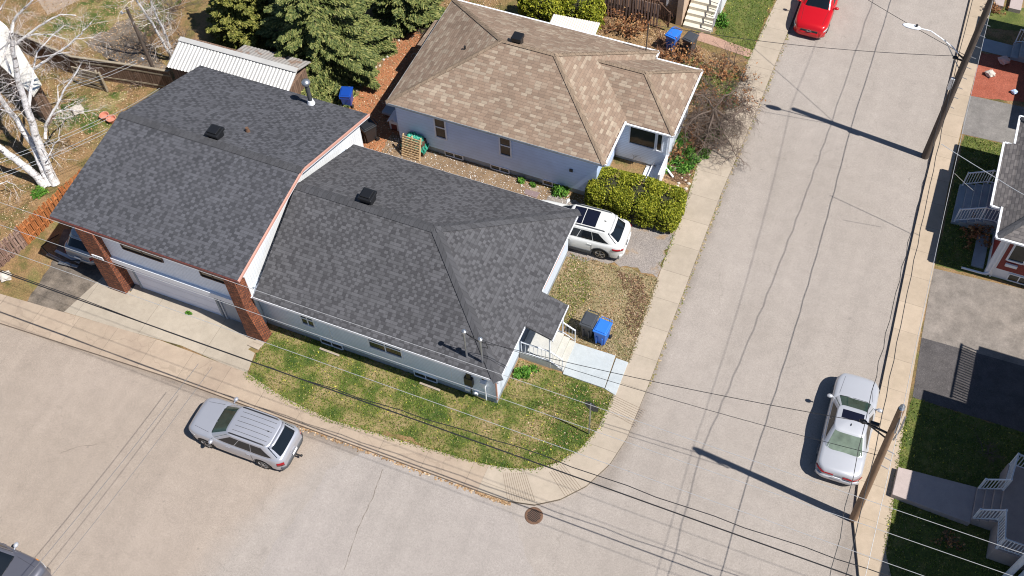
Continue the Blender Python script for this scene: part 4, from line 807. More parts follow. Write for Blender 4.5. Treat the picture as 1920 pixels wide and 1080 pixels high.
def ne_house():
    t = thing('far_right_house', 'house just past the upper right corner, seen only by its stone steps and shadow', 'house', (11, 45, ZB))
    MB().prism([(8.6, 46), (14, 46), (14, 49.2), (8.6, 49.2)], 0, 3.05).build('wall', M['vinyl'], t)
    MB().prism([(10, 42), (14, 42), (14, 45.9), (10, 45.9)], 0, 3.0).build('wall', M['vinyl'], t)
    m = MB(); e = [(7.05, 45.7, 3.15), (14.4, 45.7, 3.15), (14.4, 49.4, 3.15), (7.05, 49.4, 3.15)]; 
    for k in range(4): m.slab([e[k], e[(k+1) % 4], (11, 47.5, 5.0)], .12)
    m.slab([(9.6, 41.8, 3.15), (14.4, 41.8, 3.15), (14.4, 45.7, 3.15), (9.6, 45.7, 3.15)], .15)
    m.build('roof', M['sh_east'], t)
    for k in range(3): MB().b2((7.0+.35*k, 46.9, 0), (7.35+.35*k if k < 2 else 8.6, 48.1, .3+.17*k)).build('step', M['grey_conc'], t, bevel=.02)
    m = MB(); railing(m, [(7.05, 48.05, .3), (8.4, 48.05, .64)], .85, .14, .05, .02); m.build('railing', M['white'], t)
ne_house()
sheet('slate_path', [(5.5, 47.05), (7.0, 47.05), (7.0, 48.0), (5.5, 48.05)], ZB+.009, M['grey_conc'])
MB().b2((5.6, 50.6, ZB), (6.1, 51.8, .35)).build('stone_step', M['raised_conc'], kind='structure'); MB().b2((6.4, 50.6, ZB), (7.0, 51.8, .35)).build('stone_step', M['raised_conc'], kind='structure')

# ---------------- sheds and fences
def corrug(p00, p10, p11, p01, n, t=.035):   # ribs run from edge p00-p10 to edge p01-p11
    p00, p10, p11, p01 = map(Vector, (p00, p10, p11, p01)); P = [[], []]
    for k in range(n*4+1):
        u = k/(n*4); dz = Vector((0, 0, t if k % 4 in (1, 2) else 0)); P[0].append(p00.lerp(p10, u)+dz); P[1].append(p01.lerp(p11, u)+dz)
    return MB().grid(P)
def shed():
    a, b, c, d = at(305, 135, 2.3), at(335, 82, 2.75), at(520, 125, 2.75), at(548, 172, 2.3)
    t = thing('garden_shed', 'low shed with a white ribbed metal roof tucked behind the garage', 'shed', (a.x+2, a.y+1, ZB))
    y0, y1 = 29.25, 30.85; x0, x1 = -31.75, -25.1
    corrug((x0, y0, 2.3), (x1, y0+.35, 2.3), (x1, y1, 2.85), (x0, y1-.1, 2.85), 36, .03).build('roof', M['metal_roof'], t, solid=.02)
    corrug((x0+3.0, y1-.05, 2.85), (x1, y1, 2.85), (x1+.1, y1+1.1, 2.5), (x0+3.0, y1+1.0, 2.5), 20, .02).build('rusty_roof', M['metal_rust'], t, solid=.02)
    MB().bar((x0, y1-.1, 2.89), (x1, y1, 2.89), .3, .03).build('ridge_cap', M['metal_roof'], t)
    MB().prism([(x0+.15, y0+.15), (x1-.1, y0+.4), (x1-.1, y1+.8), (x0+.15, y1+.7)], 0, 2.28).build('wall', M['fence_d'], t)
    return t
shed()
def lean_to():
    t = thing('lean_to', 'small white corrugated lean-to behind the tan roof', 'lean-to', (-14.2, 39.3, ZB)); 
    corrug((-15.2, 38.35, 1.95), (-12.75, 38.7, 1.95), (-12.75, 39.85, 2.25), (-15.2, 39.65, 2.25), 20, .02).build('roof', plain('cream_metal_roofing', (.72, .66, .58), .5), t, solid=.02)
    MB().prism([(-15.1, 38.5), (-12.9, 38.8), (-12.9, 39.7), (-15.1, 39.55)], 0, 1.93).build('wall', M['grey_conc'], t)
lean_to()
def left_shed():
    a = [at(-30, 15, 2.6), at(12, 48, 2.6), at(78, 158, 2.5), at(62, 180, 2.5), at(0, 122, 2.5), at(-40, 80, 2.6)]
    t = thing('white_roofed_shed', 'shed with a flat pale roof half hidden by the birch at the left edge', 'shed', (a[2].x-2, a[2].y, ZB))
    MB().slab([(p.x, p.y, 2.55) for p in a][::-1], .1).build('roof', plain('chalky_white_roofing', (.66, .64, .58), .8, var=.2, scale=4), t)
    c = sum(a, Vector())/6; MB().prism([(c.x+(p.x-c.x)*.9, c.y+(p.y-c.y)*.9) for p in a][::-1], 0, 2.45).build('wall', M['fence_d'], t)
left_shed()
def fence(name, pts, h, mat, label, rail=None, lean=0, z0=.1, board=.14, post=2.2, gap=.02):
    t = thing(name, label, 'fence', (pts[0][0], pts[0][1], ZB)); m = MB(); q = MB()
    for a, b in zip(pts, pts[1:]):
        a = Vector((*a, z0)); b = Vector((*b, z0)); L = (b-a).length; n = max(1, int(L/board)); d = (b-a)/n; nn = Vector((-d.y, d.x, 0)).normalized()
        for k in range(n):
            o = nn*(.025 if k % 2 else -.025)*(gap > .01)+nn*random.gauss(0, .006); p = a+d*k+o; r = a+d*(k+1-gap/board)+o; hh = h+random.gauss(0, .015)
            ln = nn*lean*hh; m.poly([p, r, r+Vector((0, 0, hh))+ln, p+Vector((0, 0, hh))+ln]); m.poly([p+nn*.02, p+nn*.02+Vector((0, 0, hh))+ln, r+nn*.02+Vector((0, 0, hh))+ln, r+nn*.02]); m.poly([p+Vector((0, 0, hh))+ln, r+Vector((0, 0, hh))+ln, r+nn*.02+Vector((0, 0, hh))+ln, p+nn*.02+Vector((0, 0, hh))+ln])
        if gap < .01: q.bar(a+Vector((0, 0, h+.03)), b+Vector((0, 0, h+.03)), .12, .05)
        for z in (.35, h-.3): q.bar(a+Vector((0, 0, z))+nn*lean*z, b+Vector((0, 0, z))+nn*lean*z, .04, .09)
        c = max(1, int(L/post))
        for k in range(c+1): p = a.lerp(b, k/c)+nn*.05; q.bar(p, p+Vector((0, 0, h+.05))+nn*lean*h, .09)
    m.build('boards', mat, t); q.build('rails', rail or mat, t); return t
f0 = at(6, 500); f1 = at(72, 452); f2 = at(172, 312)
fence('wooden_fence', [tuple(at(54, 458))[:2], tuple(at(205, 318))[:2]], 1.3, M['fence_o'], 'orange-stained board fence between the birch and the garage')
fence('wooden_fence', [tuple(at(-14, 516))[:2], tuple(at(52, 460))[:2]], 1.3, M['fence_g'], 'faded grey-pink board fence at the left edge, before the orange one')
fence('wooden_fence', [(-42.0, 29.3), (-37.4, 28.75), (-33.6, 29.4), (-32.1, 29.6)], 1.5, M['fence_d'], 'dark weathered board fence across the back of the yard', rail=M['fence_rail'], z0=.05, gap=.002)
def rails_stack():
    t = thing('rail_panel', 'short panel of silvered wooden rails leaning before the dark back fence', 'fence panel', tuple(at(170, 155)))
    A, B = at(150, 158), at(202, 172)
    for k in range(5): m = MB(); m.bar(A+Vector((0, 0, .12+.27*k)), B+Vector((0, 0, .12+.27*k)), .06, .12); m.build('rail', M['fence_rail'], t)
    for p in (B, B+Vector((-.25, .05, 0))): m = MB(); m.bar(p, p+Vector((.0, 0, 1.35)), .07, .12); m.build('upright', M['fence_rail'], t)
rails_stack()

# ================================================================ VEHICLES (local: +x forward, z up)
def car(name, label, loc, heading, sp):
    L, W, H, WB = sp['L'], sp['W'], sp['H'], sp['wb']; hl, hw = L/2, W/2; pm = sp['paint']; wr = sp.get('wr', .34)
    t = thing(name, label, 'car', (*loc, 0.004+sp.get('z', 0)), heading, world=False)
    zb, zh, zbelt = sp.get('zb', .28), sp['hood'], sp['belt']; fx = sp.get('fx', WB/2+.02); rx_ = fx-WB
    xa, xb, xc, xd = sp['xa'], sp['xb'], sp['xc'], sp['xd']           # windscreen base, roof front, roof rear, rear glass base
    def deck(x):
        if x >= xa: u = (x-xa)/(hl-xa); z = zbelt+.04+(zh-zbelt-.04)*u
        elif x <= xd: u = (xd-x)/(xd+hl) if xd > -hl+.02 else 1; z = zbelt+.04+(sp['tail']-zbelt-.04)*u
        else: z = zbelt+.04
        e = hl-abs(x); r = .30 if x > 0 else sp.get('rr', .16)
        if e < r: z -= (r-math.sqrt(max(0, r*r-(r-e)**2)))*(1.0 if x > 0 else .8)
        return z
    def width(x):
        e = hl-abs(x); r = .7 if x > 0 else .42; k = 1.
        if e < r: k = 1-sp.get('round', .23)*((r-e)/r)**2.2
        return hw*k*(1-.03*abs(x)/hl)
    xs = sorted(set([round(-hl+i*.06, 3) for i in range(int(L/.06)+1)]+[hl, -hl+.015, hl-.015, hl-.035, -hl+.035])); P = []
    for x in xs:
        z1 = deck(x); w_ = width(x); z0 = zb
        for cx in (fx, rx_):
            d = abs(x-cx); R = wr+.06
            if d < R: z0 = max(z0, wr+math.sqrt(R*R-d*d))
        z0 = min(z0, z1-.12); lo = max(.5, z0+.03); e = min(1., (hl-abs(x))/.12)
        row = [(0, z0), (w_*.9, z0), (w_*(.93+.04*e), z0+.02), (w_*(.97+.03*e), min(lo, z1-.1)), (w_*(.985+.01*e), z1-.17 if z1-.17 > lo else (lo+z1-.06)/2), (w_*.955, z1-.065), (w_*.9, z1-.018), (w_*.8, z1), (w_*.4, z1+.028), (0, z1+.035)]
        P.append([(x, -y, z) for y, z in row]+[(x, y, z) for y, z in row[-2::-1]])
    m = MB(); m.grid(P); m.f.append(tuple(range(len(P[0])))); n0 = (len(P)-1)*len(P[0]); m.f.append(tuple(n0+k for k in reversed(range(len(P[0])))))
    body = m.build('body', pm, t, smooth=38)
    MB().b2((-hl+.25, -hw+.12, zb-.04), (hl-.25, hw-.12, zb+.28)).build('underbody', M['black'], t)
    # cabin shell
    wbt, wrt = sp.get('wbt', hw*.90), sp.get('wrt', hw*.70); zr = H-.07; n_ = 6.
    def ring(tt): 
        a, b = xa+(xb-xa)*tt, xd+(xc-xd)*tt; return (a+b)/2, (a-b)/2, wbt+(wrt-wbt)*tt, zbelt+.02+(zr-zbelt-.02)*tt
    m = MB(); Q = []; K = 48
    def rp(tt, sc=1., dz=0):
        c, A, Wd, z = ring(tt); row = []
        for k in range(K+1):
            th = 2*math.pi*k/K; cs, sn = math.cos(th), math.sin(th); row.append((c+A*sc*math.copysign(abs(cs)**(2/n_), cs), Wd*sc*math.copysign(abs(sn)**(2/n_), sn), z+dz))
        return row
    for tt in (0, .25, .5, .75, .92, 1.): Q.append(rp(tt))
    for sc in (.975, .9, .75, .5, .25, 0.): Q.append(rp(1., sc, .07*(1-sc**2)))
    m.grid(Q); m.build('roof', pm, t, smooth=50)
    def front(tt, y, s_=1, off=.006):
        c, A, Wd, z = ring(tt); return (c+s_*(A*(1-min(1, abs(y/Wd))**n_)**(1/n_)+off), y, z+off*.5)
    def side(tt, x, s_=1, off=.006):
        c, A, Wd, z = ring(tt); return (x, s_*(Wd*(1-min(1, abs((x-c)/A))**n_)**(1/n_)+off), z)
    gl = sp.get('glass', M['carglass'])
    for s_, nm in ((1, 'windscreen'), (-1, 'rear_window')):
        t0, t1 = (.04, .93) if s_ > 0 else (sp.get('rg0', .1), .9); R = []
        for i in range(7):
            tt = t0+(t1-t0)*i/6; Wd = ring(tt)[2]; yy = Wd*(.93 if s_ > 0 else .86); R.append([front(tt, yy*(2*j/10-1), s_) for j in range(11)])
        g = MB().grid(R if s_ > 0 else [r[::-1] for r in R]).build(nm, gl if s_ > 0 else sp.get('rglass', gl), t, smooth=2)
        if s_ < 0 and sp.get('seat'): 
            R = []
            for i in range(4):
                tt = .1+.5*i/3; Wd = ring(tt)[2]; R.append([front(tt, Wd*.78*(2*j/8-1), s_, .009) for j in range(9)][::-1])
            MB().grid(R).build('seat_back', M['carglass_g'], g, smooth=2)
    def sx(tt, f): c, A, Wd, z = ring(tt); return c+A-2*A*f      # f: 0 front .. 1 rear
    for s_ in (1, -1):
        for f0, f1, g0, g1 in sp['sw']:        # f at belt (front, rear), g at roof line
            R = []
            for i in range(5):
                u = i/4; tt = .1+.76*u; a, b = sx(tt, f0+(g0-f0)*u), sx(tt, f1+(g1-f1)*u); R.append([side(tt, a+(b-a)*j/6, s_) for j in range(7)])
            MB().grid(R if s_ < 0 else [r[::-1] for r in R]).build('side_window', M['carglass'], t, smooth=2)
    # sunroof
    def top(x, y, off=.006):
        c, A, Wd, z = ring(1.); s_ = min(1, ((abs((x-c)/A))**n_+(abs(y/Wd))**n_)**(1/n_)); return (x, y, z+.07*(1-s_**2)+off)
    for a, b, yw in sp.get('sun', []):
        MB().grid([[top(a+(b-a)*i/4, yw*(2*j/6-1)) for j in range(7)] for i in range(5)]).build('sunroof', M['sunroof'], t, smooth=2)
    if sp.get('rails'):
        for s_ in (1, -1):
            m = MB(); y = wrt*.86*s_; a, b = xb-.12, xc+.15; m.tube([top(a, y, .0), top(a-.08, y, .05), top((a+b)/2, y, .055), top(b+.08, y, .05), top(b, y, .0)], .022, 6); m.build('roof_rail', sp['rails'], t, smooth=True)
    if sp.get('ribs'):
        m = MB()
        for k in range(5): y = wrt*(-.6+.3*k); m.tube([top(xb-.22+(xc-xb+.36)*i/8, y, .005) for i in range(9)], .010, 4)
        m.build('roof_rib', M['clad'], t)
    m = MB(); m.ell(top(xc+.3, 0, .02), (.06, .02, .03)); m.build('aerial', M['black'], t, smooth=2)
    # wheels
    for cx in (fx, rx_):
        for s_ in (1, -1):
            c = (cx, s_*(hw-.13), wr); ty = MB().lathe([(wr*.6, -.105), (wr*.93, -.105), (wr, -.07), (wr, .07), (wr*.93, .105), (wr*.6, .105)], c, 26, axis=1).build('tyre', M['tyre'], None) if 0 else None
            wh = MB().lathe([(wr*.6, -.105), (wr*.93, -.105), (wr, -.07), (wr, .07), (wr*.93, .105), (wr*.6, .105)], c, 26, axis=1).build('wheel', M['tyre'], t, smooth=30)
            m = MB(); m.lathe([(wr*.66, s_*.085), (wr*.66, s_*.108), (wr*.58, s_*.108), (wr*.58, s_*.085)], c, 26, axis=1)
            for k in range(sp.get('spokes', 5)):
                a = 2*math.pi*k/sp.get('spokes', 5)+.3; m.bar((cx, c[1]+s_*.1, wr), (cx+math.cos(a)*wr*.6, c[1]+s_*.1, wr+math.sin(a)*wr*.6), .075, .03)
            m.lathe([(.05, s_*.08), (.05, s_*.118)], c, 12, axis=1); m.build('rim', M['rim'], wh, smooth=30)
            if sp.get('arch'):
                m = MB(); pts = [(cx+(wr+.075)*math.cos(a), s_*(width(cx)*.985), wr+(wr+.075)*math.sin(a)) for a in [math.pi*k/12 for k in range(13)]]; m.tube(pts, .035, 6); m.build('wheel_arch', M['clad'], t, smooth=True)
    if sp.get('arch'):
        for s_ in (1, -1): MB().b2((rx_+wr+.06, s_*(hw-.05), zb-.03), (fx-wr-.06, s_*(hw+.012), zb+.17)).build('sill', M['clad'], t, bevel=.02)
    # bumpers, lights, plates
    fb = MB(); R = []
    for z, k in ((.24, .97), (.30, 1.005), (.44, 1.008), (.5, .99)):
        R.append([((-hl-.035)+(.0 if abs(y) < .6 else (abs(y)-.6)**1.6*.62)+ (1-k)*1.2, y*hw*.93, z+sp.get('bz', .05)) for y in [(-1+2*j/14) for j in range(15)]])
    MB().grid([r[::-1] for r in R]).build('rear_bumper', sp.get('bump', pm), t, smooth=50, solid=.05)
    R = [[((hl+.03)-(.0 if abs(y) < .5 else (abs(y)-.5)**1.6*.75)-(1-k)*1.2, y*hw*.92, z) for y in [(-1+2*j/14) for j in range(15)]] for z, k in ((.2, .97), (.28, 1.0), (.42, 1.005), (.52, .985))]
    MB().grid(R).build('front_bumper', sp.get('bump', pm), t, smooth=50, solid=.05)
    m = MB(); m.box((hl-.02, 0, zh-.27), (.07, hw*1.0, .15)); g = m.build('grille', M['black'], t, bevel=.03)
    if sp.get('badge'): 
        MB().tube([(hl+.055, .09*math.cos(a), zh-.19+.05*math.sin(a)) for a in [math.pi*2*k/12 for k in range(13)]], .009, 5).build('badge', M['rim'], g)
        MB().tube([(hl+.03-.22*abs(u)**2, u*hw*.5, zh-.16-.12*(1-u*u)) for u in [-1+.2*k for k in range(11)]], .016, 5).build('chrome_trim', M['rim'], g)
    for s_ in (1, -1):
        def patch(nm, mat_, e0, e1, z0, z1, fr=1, tw=0.):
            R = [[(fr*(hl-e+.004), s_*(width(fr*(hl-e))*(1.004 if z < zh-.1 else .985)-.002), z-tw*(e-e0)) for e in [e0+(e1-e0)*u/8 for u in range(9)]] for z in (z0, (z0+z1)/2, z1)]
            MB().grid(R).build(nm, mat_, t, smooth=2, solid=.02)
        patch('headlight', M['lamp_clear'], .14, .46, zh-.32, zh-.17, 1, -.1)
        if sp.get('amber'): patch('indicator', M['lamp_amber'], .5, .62, zh-.2, zh-.05, 1)
        if sp['lamp'] == 'bar':
            rd = sp.get('round', .23); ex = lambda yy: -hl+(0 if yy <= 1-rd else .42*(1-((1-yy)/rd)**.4545))-.014
            R = [[(ex(.2+.775*u), s_*hw*(.2+.775*u), sp['tail']-.15-z) for u in [k/10 for k in range(11)]] for z in (0, .09)]
            MB().grid(R).build('tail_light', M['lamp_red'], t, smooth=50, solid=.02)
        elif sp['lamp'] == 'wrap': patch('tail_light', M['lamp_red'], .0, .46, zbelt-.22, zbelt-.12, -1, -.1)
        else: patch('tail_light', M['lamp_red'], .01, .26, zbelt-.34, zbelt-.14, -1)
        m = MB(); m.ell((xa-.28, s_*(hw+.09), zbelt+.1), (.09, .12, .075), rz=s_*.15); m.bar((xa-.26, s_*(hw-.08), zbelt+.04), (xa-.28, s_*(hw+.04), zbelt+.09), .05); m.build('mirror', sp.get('mir', pm), t, smooth=2)
        for f in sp['handles']: MB().box((f, s_*(hw*.985), zbelt-.13), (.2, .035, .035)).build('door_handle', sp.get('hand', pm), t, bevel=.01)
        m = MB()
        for f in sp['doors']: m.b2((f-.006, s_*(hw*.975), zb+.1), (f+.006, s_*(hw*.993), zbelt-.12))
        m.build('door_seam', M['black'], t)
    for y in (-hw*.72, hw*.72): MB().bar((xa+.03, y, deck(xa+.03)+.006), (hl-.34, y*.86, deck(hl-.34)+.008), .011, .006).build('bonnet_seam', M['black'], t)
    m = MB(); m.bar(front(.07, -.5, 1, .015), front(.1, .1, 1, .02), .018); m.bar(front(.07, .05, 1, .015), front(.1, .6, 1, .02), .018); m.build('wiper', M['black'], t)
    if sp['lamp'] != 'bar':
        m = MB(); R = [[front(.95, y, -1, .0) for y in [wrt*.85*(-1+2*j/6) for j in range(7)]], [(lambda p: (p[0]-.16, p[1], p[2]-.01))(front(.97, y, -1, 0)) for y in [wrt*.85*(-1+2*j/6) for j in range(7)]]]; MB().grid(R).build('spoiler', pm, t, smooth=2, solid=.03)
    MB().box((-hl-.055, 0, sp.get('pz', .62)), (.02, .34, .12)).build('number_plate', M['white'], t)
    if sp.get('hitch'): m = MB(); m.bar((-hl, 0, .33), (-hl-.3, 0, .33), .06); m.ell((-hl-.3, 0, .4), (.05, .05, .06)); m.build('tow_hitch', M['black'], t)
    return t
suv = dict(L=4.45, W=1.84, H=1.68, wb=2.62, hood=1.0, belt=1.04, tail=1.0, xa=1.14, xb=.28, xc=-1.62, xd=-2.14, paint=M['p_silver'], rails=M['black'], ribs=1, sw=[(.13, .36, .17, .355), (.37, .605, .365, .595), (.615, .9, .605, .83)], lamp='tall', doors=(.95, .0, -.85), handles=(.2, -.72), arch=0, bump=M['clad'], hitch=1, wr=.35, glass=M['carglass_g'], rglass=M['carglass'], fx=1.36, wbt=.85, wrt=.70)
car('suv', 'silver SUV with black roof rails and tow hitch parked on the lower street', (-18.5, 13.72), math.pi+.015, suv)
rog = dict(L=4.62, W=1.84, H=1.66, wb=2.70, hood=1.02, belt=1.04, tail=.98, xa=1.08, xb=.36, xc=-1.55, xd=-2.12, paint=M['p_white'], rails=M['clad'], sun=[(.25, -.28, .46), (-.31, -.92, .46)], sw=[(.14, .385, .19, .38), (.395, .63, .39, .61), (.64, .87, .62, .76)], lamp='wrap', doors=(.95, .0, -.9), handles=(.15, -.8), arch=1, wr=.36, fx=1.38, mir=M['p_white'])
car('suv', 'white SUV with twin black sunroof panels beside the hedge on the gravel driveway', (-9.6, 28.25), math.pi+.05, dict(rog, z=.12))
sed = dict(L=4.75, W=1.80, H=1.45, wb=2.75, hood=.84, belt=.93, tail=.91, xa=1.12, xb=.36, xc=-.72, xd=-1.55, paint=M['p_light'], sun=[(.2, -.2, .42)], sw=[(.16, .48, .22, .475), (.49, .84, .485, .75)], lamp='bar', doors=(.85, -.12, -1.0), handles=(.0, -.9), wr=.32, fx=1.5, glass=M['carglass_g'], rglass=M['seen_through'], seat=0, round=.34, wbt=.82, wrt=.60)
car('sedan', 'pale silver sedan parked beside the leaning utility pole at the east kerb', (3.86, 22.9), math.pi/2-(-.03), sed)
redc = dict(L=4.6, W=1.8, H=1.45, wb=2.7, hood=.82, belt=.93, tail=.95, xa=.95, xb=.25, xc=-1.0, xd=-1.7, paint=M['p_red'], sw=[(.16, .48, .22, .475), (.49, .84, .485, .75)], lamp='wrap', doors=(.8, -.12, -1.0), handles=(.0, -.9), wr=.32, badge=1, glass=M['carglass'], round=.26)
car('red_car', 'bright red car facing the camera at the top of the side street', (-2.98, 47.2), -math.pi/2+.0, redc)
gry = dict(L=4.6, W=1.84, H=1.62, wb=2.7, hood=1.0, belt=1.03, tail=1.0, xa=1.05, xb=.35, xc=-1.6, xd=-2.1, paint=M['p_grey'], sw=[(.13, .36, .17, .355), (.37, .605, .365, .595), (.615, .9, .605, .83)], lamp='tall', doors=(.95, .0, -.85), handles=(.2, -.72), amber=1, mir=M['p_light'], glass=M['carglass'])
pc = at(102, 1060, .6)
car('dark_car', 'dark grey car with an amber indicator cut off by the lower left corner', (pc.x-2.3, pc.y-.98), .0, gry)
pc = at(138, 478, .9)
hat = dict(L=4.2, W=1.74, H=1.5, wb=2.55, hood=.9, belt=.96, tail=.95, xa=.95, xb=.3, xc=-1.5, xd=-1.95, paint=M['p_hatch'], sw=[(.17, .42, .2, .41), (.45, .8, .44, .74)], lamp='tall', doors=(.85, -.2), handles=(.1,), wr=.31, rg0=.02)
car('hatchback', 'light grey hatchback backed under the garage roof overhang', (pc.x+.15, pc.y+2.15), math.pi/2-.0, dict(hat, z=.12))

# ================================================================ BINS AND YARD THINGS
def bin_(label, loc, rz, col, group=None, h=1.1):
    t = thing('wheelie_bin', label, 'bin', (*loc, ZB), rz, group, world=False)
    m = MB(); m.box((0, 0, .07+h*.42), (.56, .66, h*.82), taper=.8); m.build('tub', col, t, bevel=.03)
    m = MB(); m.box((0, .02, h*.93), (.62, .74, .08)); m.box((0, .02, h*.985), (.5, .6, .05)); lid = m.build('lid', col, t, bevel=.03)
    m = MB(); m.tube([(-.25, -.38, h*.93), (-.25, -.46, h*.93), (.25, -.46, h*.93), (.25, -.38, h*.93)], .018, 6); m.build('handle', col, lid)
    for s_ in (-1, 1): MB().lathe([(.1, -.03), (.1, .03)], (s_*.3, -.27, .1), 14, axis=0).build('wheel', M['black'], t)
    m = MB(); m.box((-.13, .33, .38), (.06, .05, .5)); m.box((.13, .33, .38), (.06, .05, .5)); m.box((0, .35, h*.86), (.5, .05, .08)); m.build('rib', col, t, bevel=.01); return t
bin_('charcoal wheeled bin beside the blue one at the foot of the porch steps', (-7.35, 23.55), math.pi-.05, M['bin_black'], 'wheeled bins by the porch steps')
bin_('blue wheeled recycling bin beside the charcoal bin by the front walk', (-6.7, 23.42), math.pi-.08, M['bin_blue'], 'wheeled bins by the porch steps')
b = at(688, 262, .2); bin_('black wheeled bin tucked behind the garage gable', (b.x+.1, b.y+.15), 2.6, M['bin_dark'], h=1.05)
b = at(640, 186, .9); bin_('blue wheeled bin in the shadow under the spruce', (b.x, b.y+.5), .3, M['bin_blue_shaded'], h=.85)
b = at(1262, 72, .8); bin_('blue bin behind bare twigs beside the brick path', (b.x, b.y), 2.9, M['bin_blue']); b = at(1290, 78, .8); bin_('dark grey bin behind bare twigs right of the upper blue bin', (b.x+.1, b.y), 2.9, M['bin_black'])
# pallet with tarp
p0 = at(772, 300, .1)
ppx, ppy = at(770, 293, .3)[:2]
pt = thing('pallet', 'pale wooden pallet propped on edge below the green tarp', 'pallet', (-18.85, 29.25, ZB)); 
for k in range(9): 
    z = .2+k*.13; MB().bar((ppx-.5, ppy+k*.04, z), (ppx+.45, ppy-.03+k*.04, z), .02, .095).build('slat', M['pallet'], pt)
for x in (0, .46, .92): MB().bar((ppx-.48+x, ppy+.03, .13), (ppx-.48+x, ppy+.43, 1.28), .05, .09).build('runner', M['pallet'], pt)
def tarp():
    c = at(778, 262, .9); c.z = .12; t = thing('tarped_pile', 'low pile covered with a crumpled green tarp against the pale wall', 'tarp', tuple(c)); P = []
    for i in range(17):
        row = []
        for j in range(27):
            u, v = i/16*2-1, j/26*2-1; e = max(abs(u), abs(v)); z = .12+1.05*(1-max(0, (e-.55)/.45)**1.4)+random.gauss(0, .035); row.append((c.x+v*.62+.03*math.sin(u*9), c.y+u*.34+random.gauss(0, .02), z if e < 1 else .5+random.random()*.25))
        P.append(row)
    MB().grid(P).build('tarp', M['tarp'], t, smooth=25, solid=.01)
    MB().b2((c.x-.5, c.y-.26, .13), (c.x+.5, c.y+.26, .95)).build('stacked_wood', M['brownwood'], t)
tarp()
k = at(742, 236, .3); kt = thing('play_kennel', 'small white plastic kennel in the shadow behind the tarp', 'kennel', (k.x, k.y+.1, ZB)); kx, ky = k.x, k.y+.2
m = MB(); m.prism([(kx-.28, ky-.35), (kx+.28, ky-.35), (kx+.28, ky+.35), (kx-.28, ky+.35)], .12, .72); m.build('body', M['white'], kt, bevel=.05)
m = MB(); m.slab([(kx-.34, ky-.4, .7), (kx, ky-.4, .95), (kx, ky+.4, .95), (kx-.34, ky+.4, .7)], .04); m.slab([(kx, ky-.4, .95), (kx+.34, ky-.4, .7), (kx+.34, ky+.4, .7), (kx, ky+.4, .95)], .04); m.build('roof', M['white'], kt)
MB().b2((kx-.15, ky-.36, .14), (kx+.15, ky-.345, .55)).build('opening', M['maroon'], kt)
k = at(735, 205, .6); tag(MB().b2((k.x-.45, k.y-.3, .4), (k.x+.35, k.y+.3, .55)).build('crate', M['grey_conc'], bevel=.03), 'grey plastic lid-covered crate in the shadow at the tan roof corner', 'crate')
for q, lb in (((200, 216), 'terracotta ring pot left of its twin at the roof edge'), ((208, 222), 'terracotta ring pot touching the roof edge')):
    p = at(q[0]-(5 if q[0] == 200 else 0), q[1], .35); tag(MB().lathe([(.17, -.2), (.23, .0), (.25, .02), (.2, .02), (.17, -.12)], (p.x, p.y, .35), 20).build('flower_pot', M['terracotta'], smooth=40), lb, 'flower pot', 'terracotta pots')
# loose planks behind the hatchback
for i, (a, b, z, lb) in enumerate((((88, 476), (132, 497), .35, 'long aluminium plank behind the hatchback'), ((104, 470), (150, 492), .5, 'second aluminium plank, lying across the first'), ((110, 492), (146, 500), .28, 'short aluminium offcut nearest the street'))):
    tag(MB().bar(at(*a, z), at(*b, z), .14, .05).build('plank', M['galv'], bevel=.01), lb, 'plank')
a = at(78, 462, .9); m = MB(); m.tube([at(78, 462, 1.0), at(92, 478, .5), at(120, 490, .5), at(150, 488, .6)], .03, 6); m.tube([at(78, 462, 1.0), at(95, 448, .6), at(110, 440, .3)], .03, 6); m.tube([at(78, 462, 1.0), at(75, 470, .15)], .03, 6)
tag(m.build('trailer_frame', M['black_metal'], smooth=True), 'thin black metal trailer frame behind the hatchback', 'frame')
# rocks
def rock(p, r, mat, label, group=None, flat=.7):
    bmv = MB(); P = []; 
    for i in range(7):
        th = math.pi*i/6; row = []
        for j in range(10): a = 2*math.pi*j/9; q = 1+.22*math.sin(3*a+i*1.7)+.12*math.cos(5*a); row.append((p.x+r*q*math.sin(th)*math.cos(a), p.y+r*q*math.sin(th)*math.sin(a)*.8, p.z+r*flat*math.cos(th)))
        row[-1] = row[0]; P.append(row)
    return tag(MB().grid(P).build('rock', mat), label, 'rock', group)
rock(at(1883, 113, .3), .3, M['pink_rock'], 'pinkish boulder in the shaded top of the red mulch bed'); rock(at(1857, 138, .25), .26, M['rock'], 'pale boulder in the sunny red mulch'); rock(at(1902, 172, .22), .17, M['sky_blue'], 'small pale blue stone at the shadow edge of the mulch bed')
rs = random.Random(5)
for k in range(16): q = at(640+rs.uniform(0, 190)*0+k*7.2, 205-k*8.5+rs.uniform(-4, 4), .14); rock(q, rs.uniform(.05, .1), M['rock'], 'pale edging stone in the line between the spruce and the tan roof', 'edging stones on the red soil')
for k in range(24): rock(Vector((-5.95+rs.uniform(-.35, .2)+(k > 16)*-.6, 31.3+k*.14+rs.uniform(-.1, .1), .14)), rs.uniform(.05, .1), M['rock'], 'pale edging stone of the flower bed beside the sidewalk', 'edging stones of the front flower bed')
rock(at(215, 212-2, .2), .01, M['rock'], 'tiny pale stone beside the flower pots'); rock(at(145, 206, .25), .35, M['rock'], 'flat pale rock on the grass under the birch')
tag(MB().slab([tuple(at(*q, .16)) for q in ((67, 193), (89, 193), (86, 207), (70, 206))], .05).build('stepping_stone', M['walk_new']), 'square tan stepping stone on the backyard grass', 'slab')
p = at(9, 518, .2); rock(p, .33, M['rock'], 'whitish boulder at the left edge beside the old driveway')
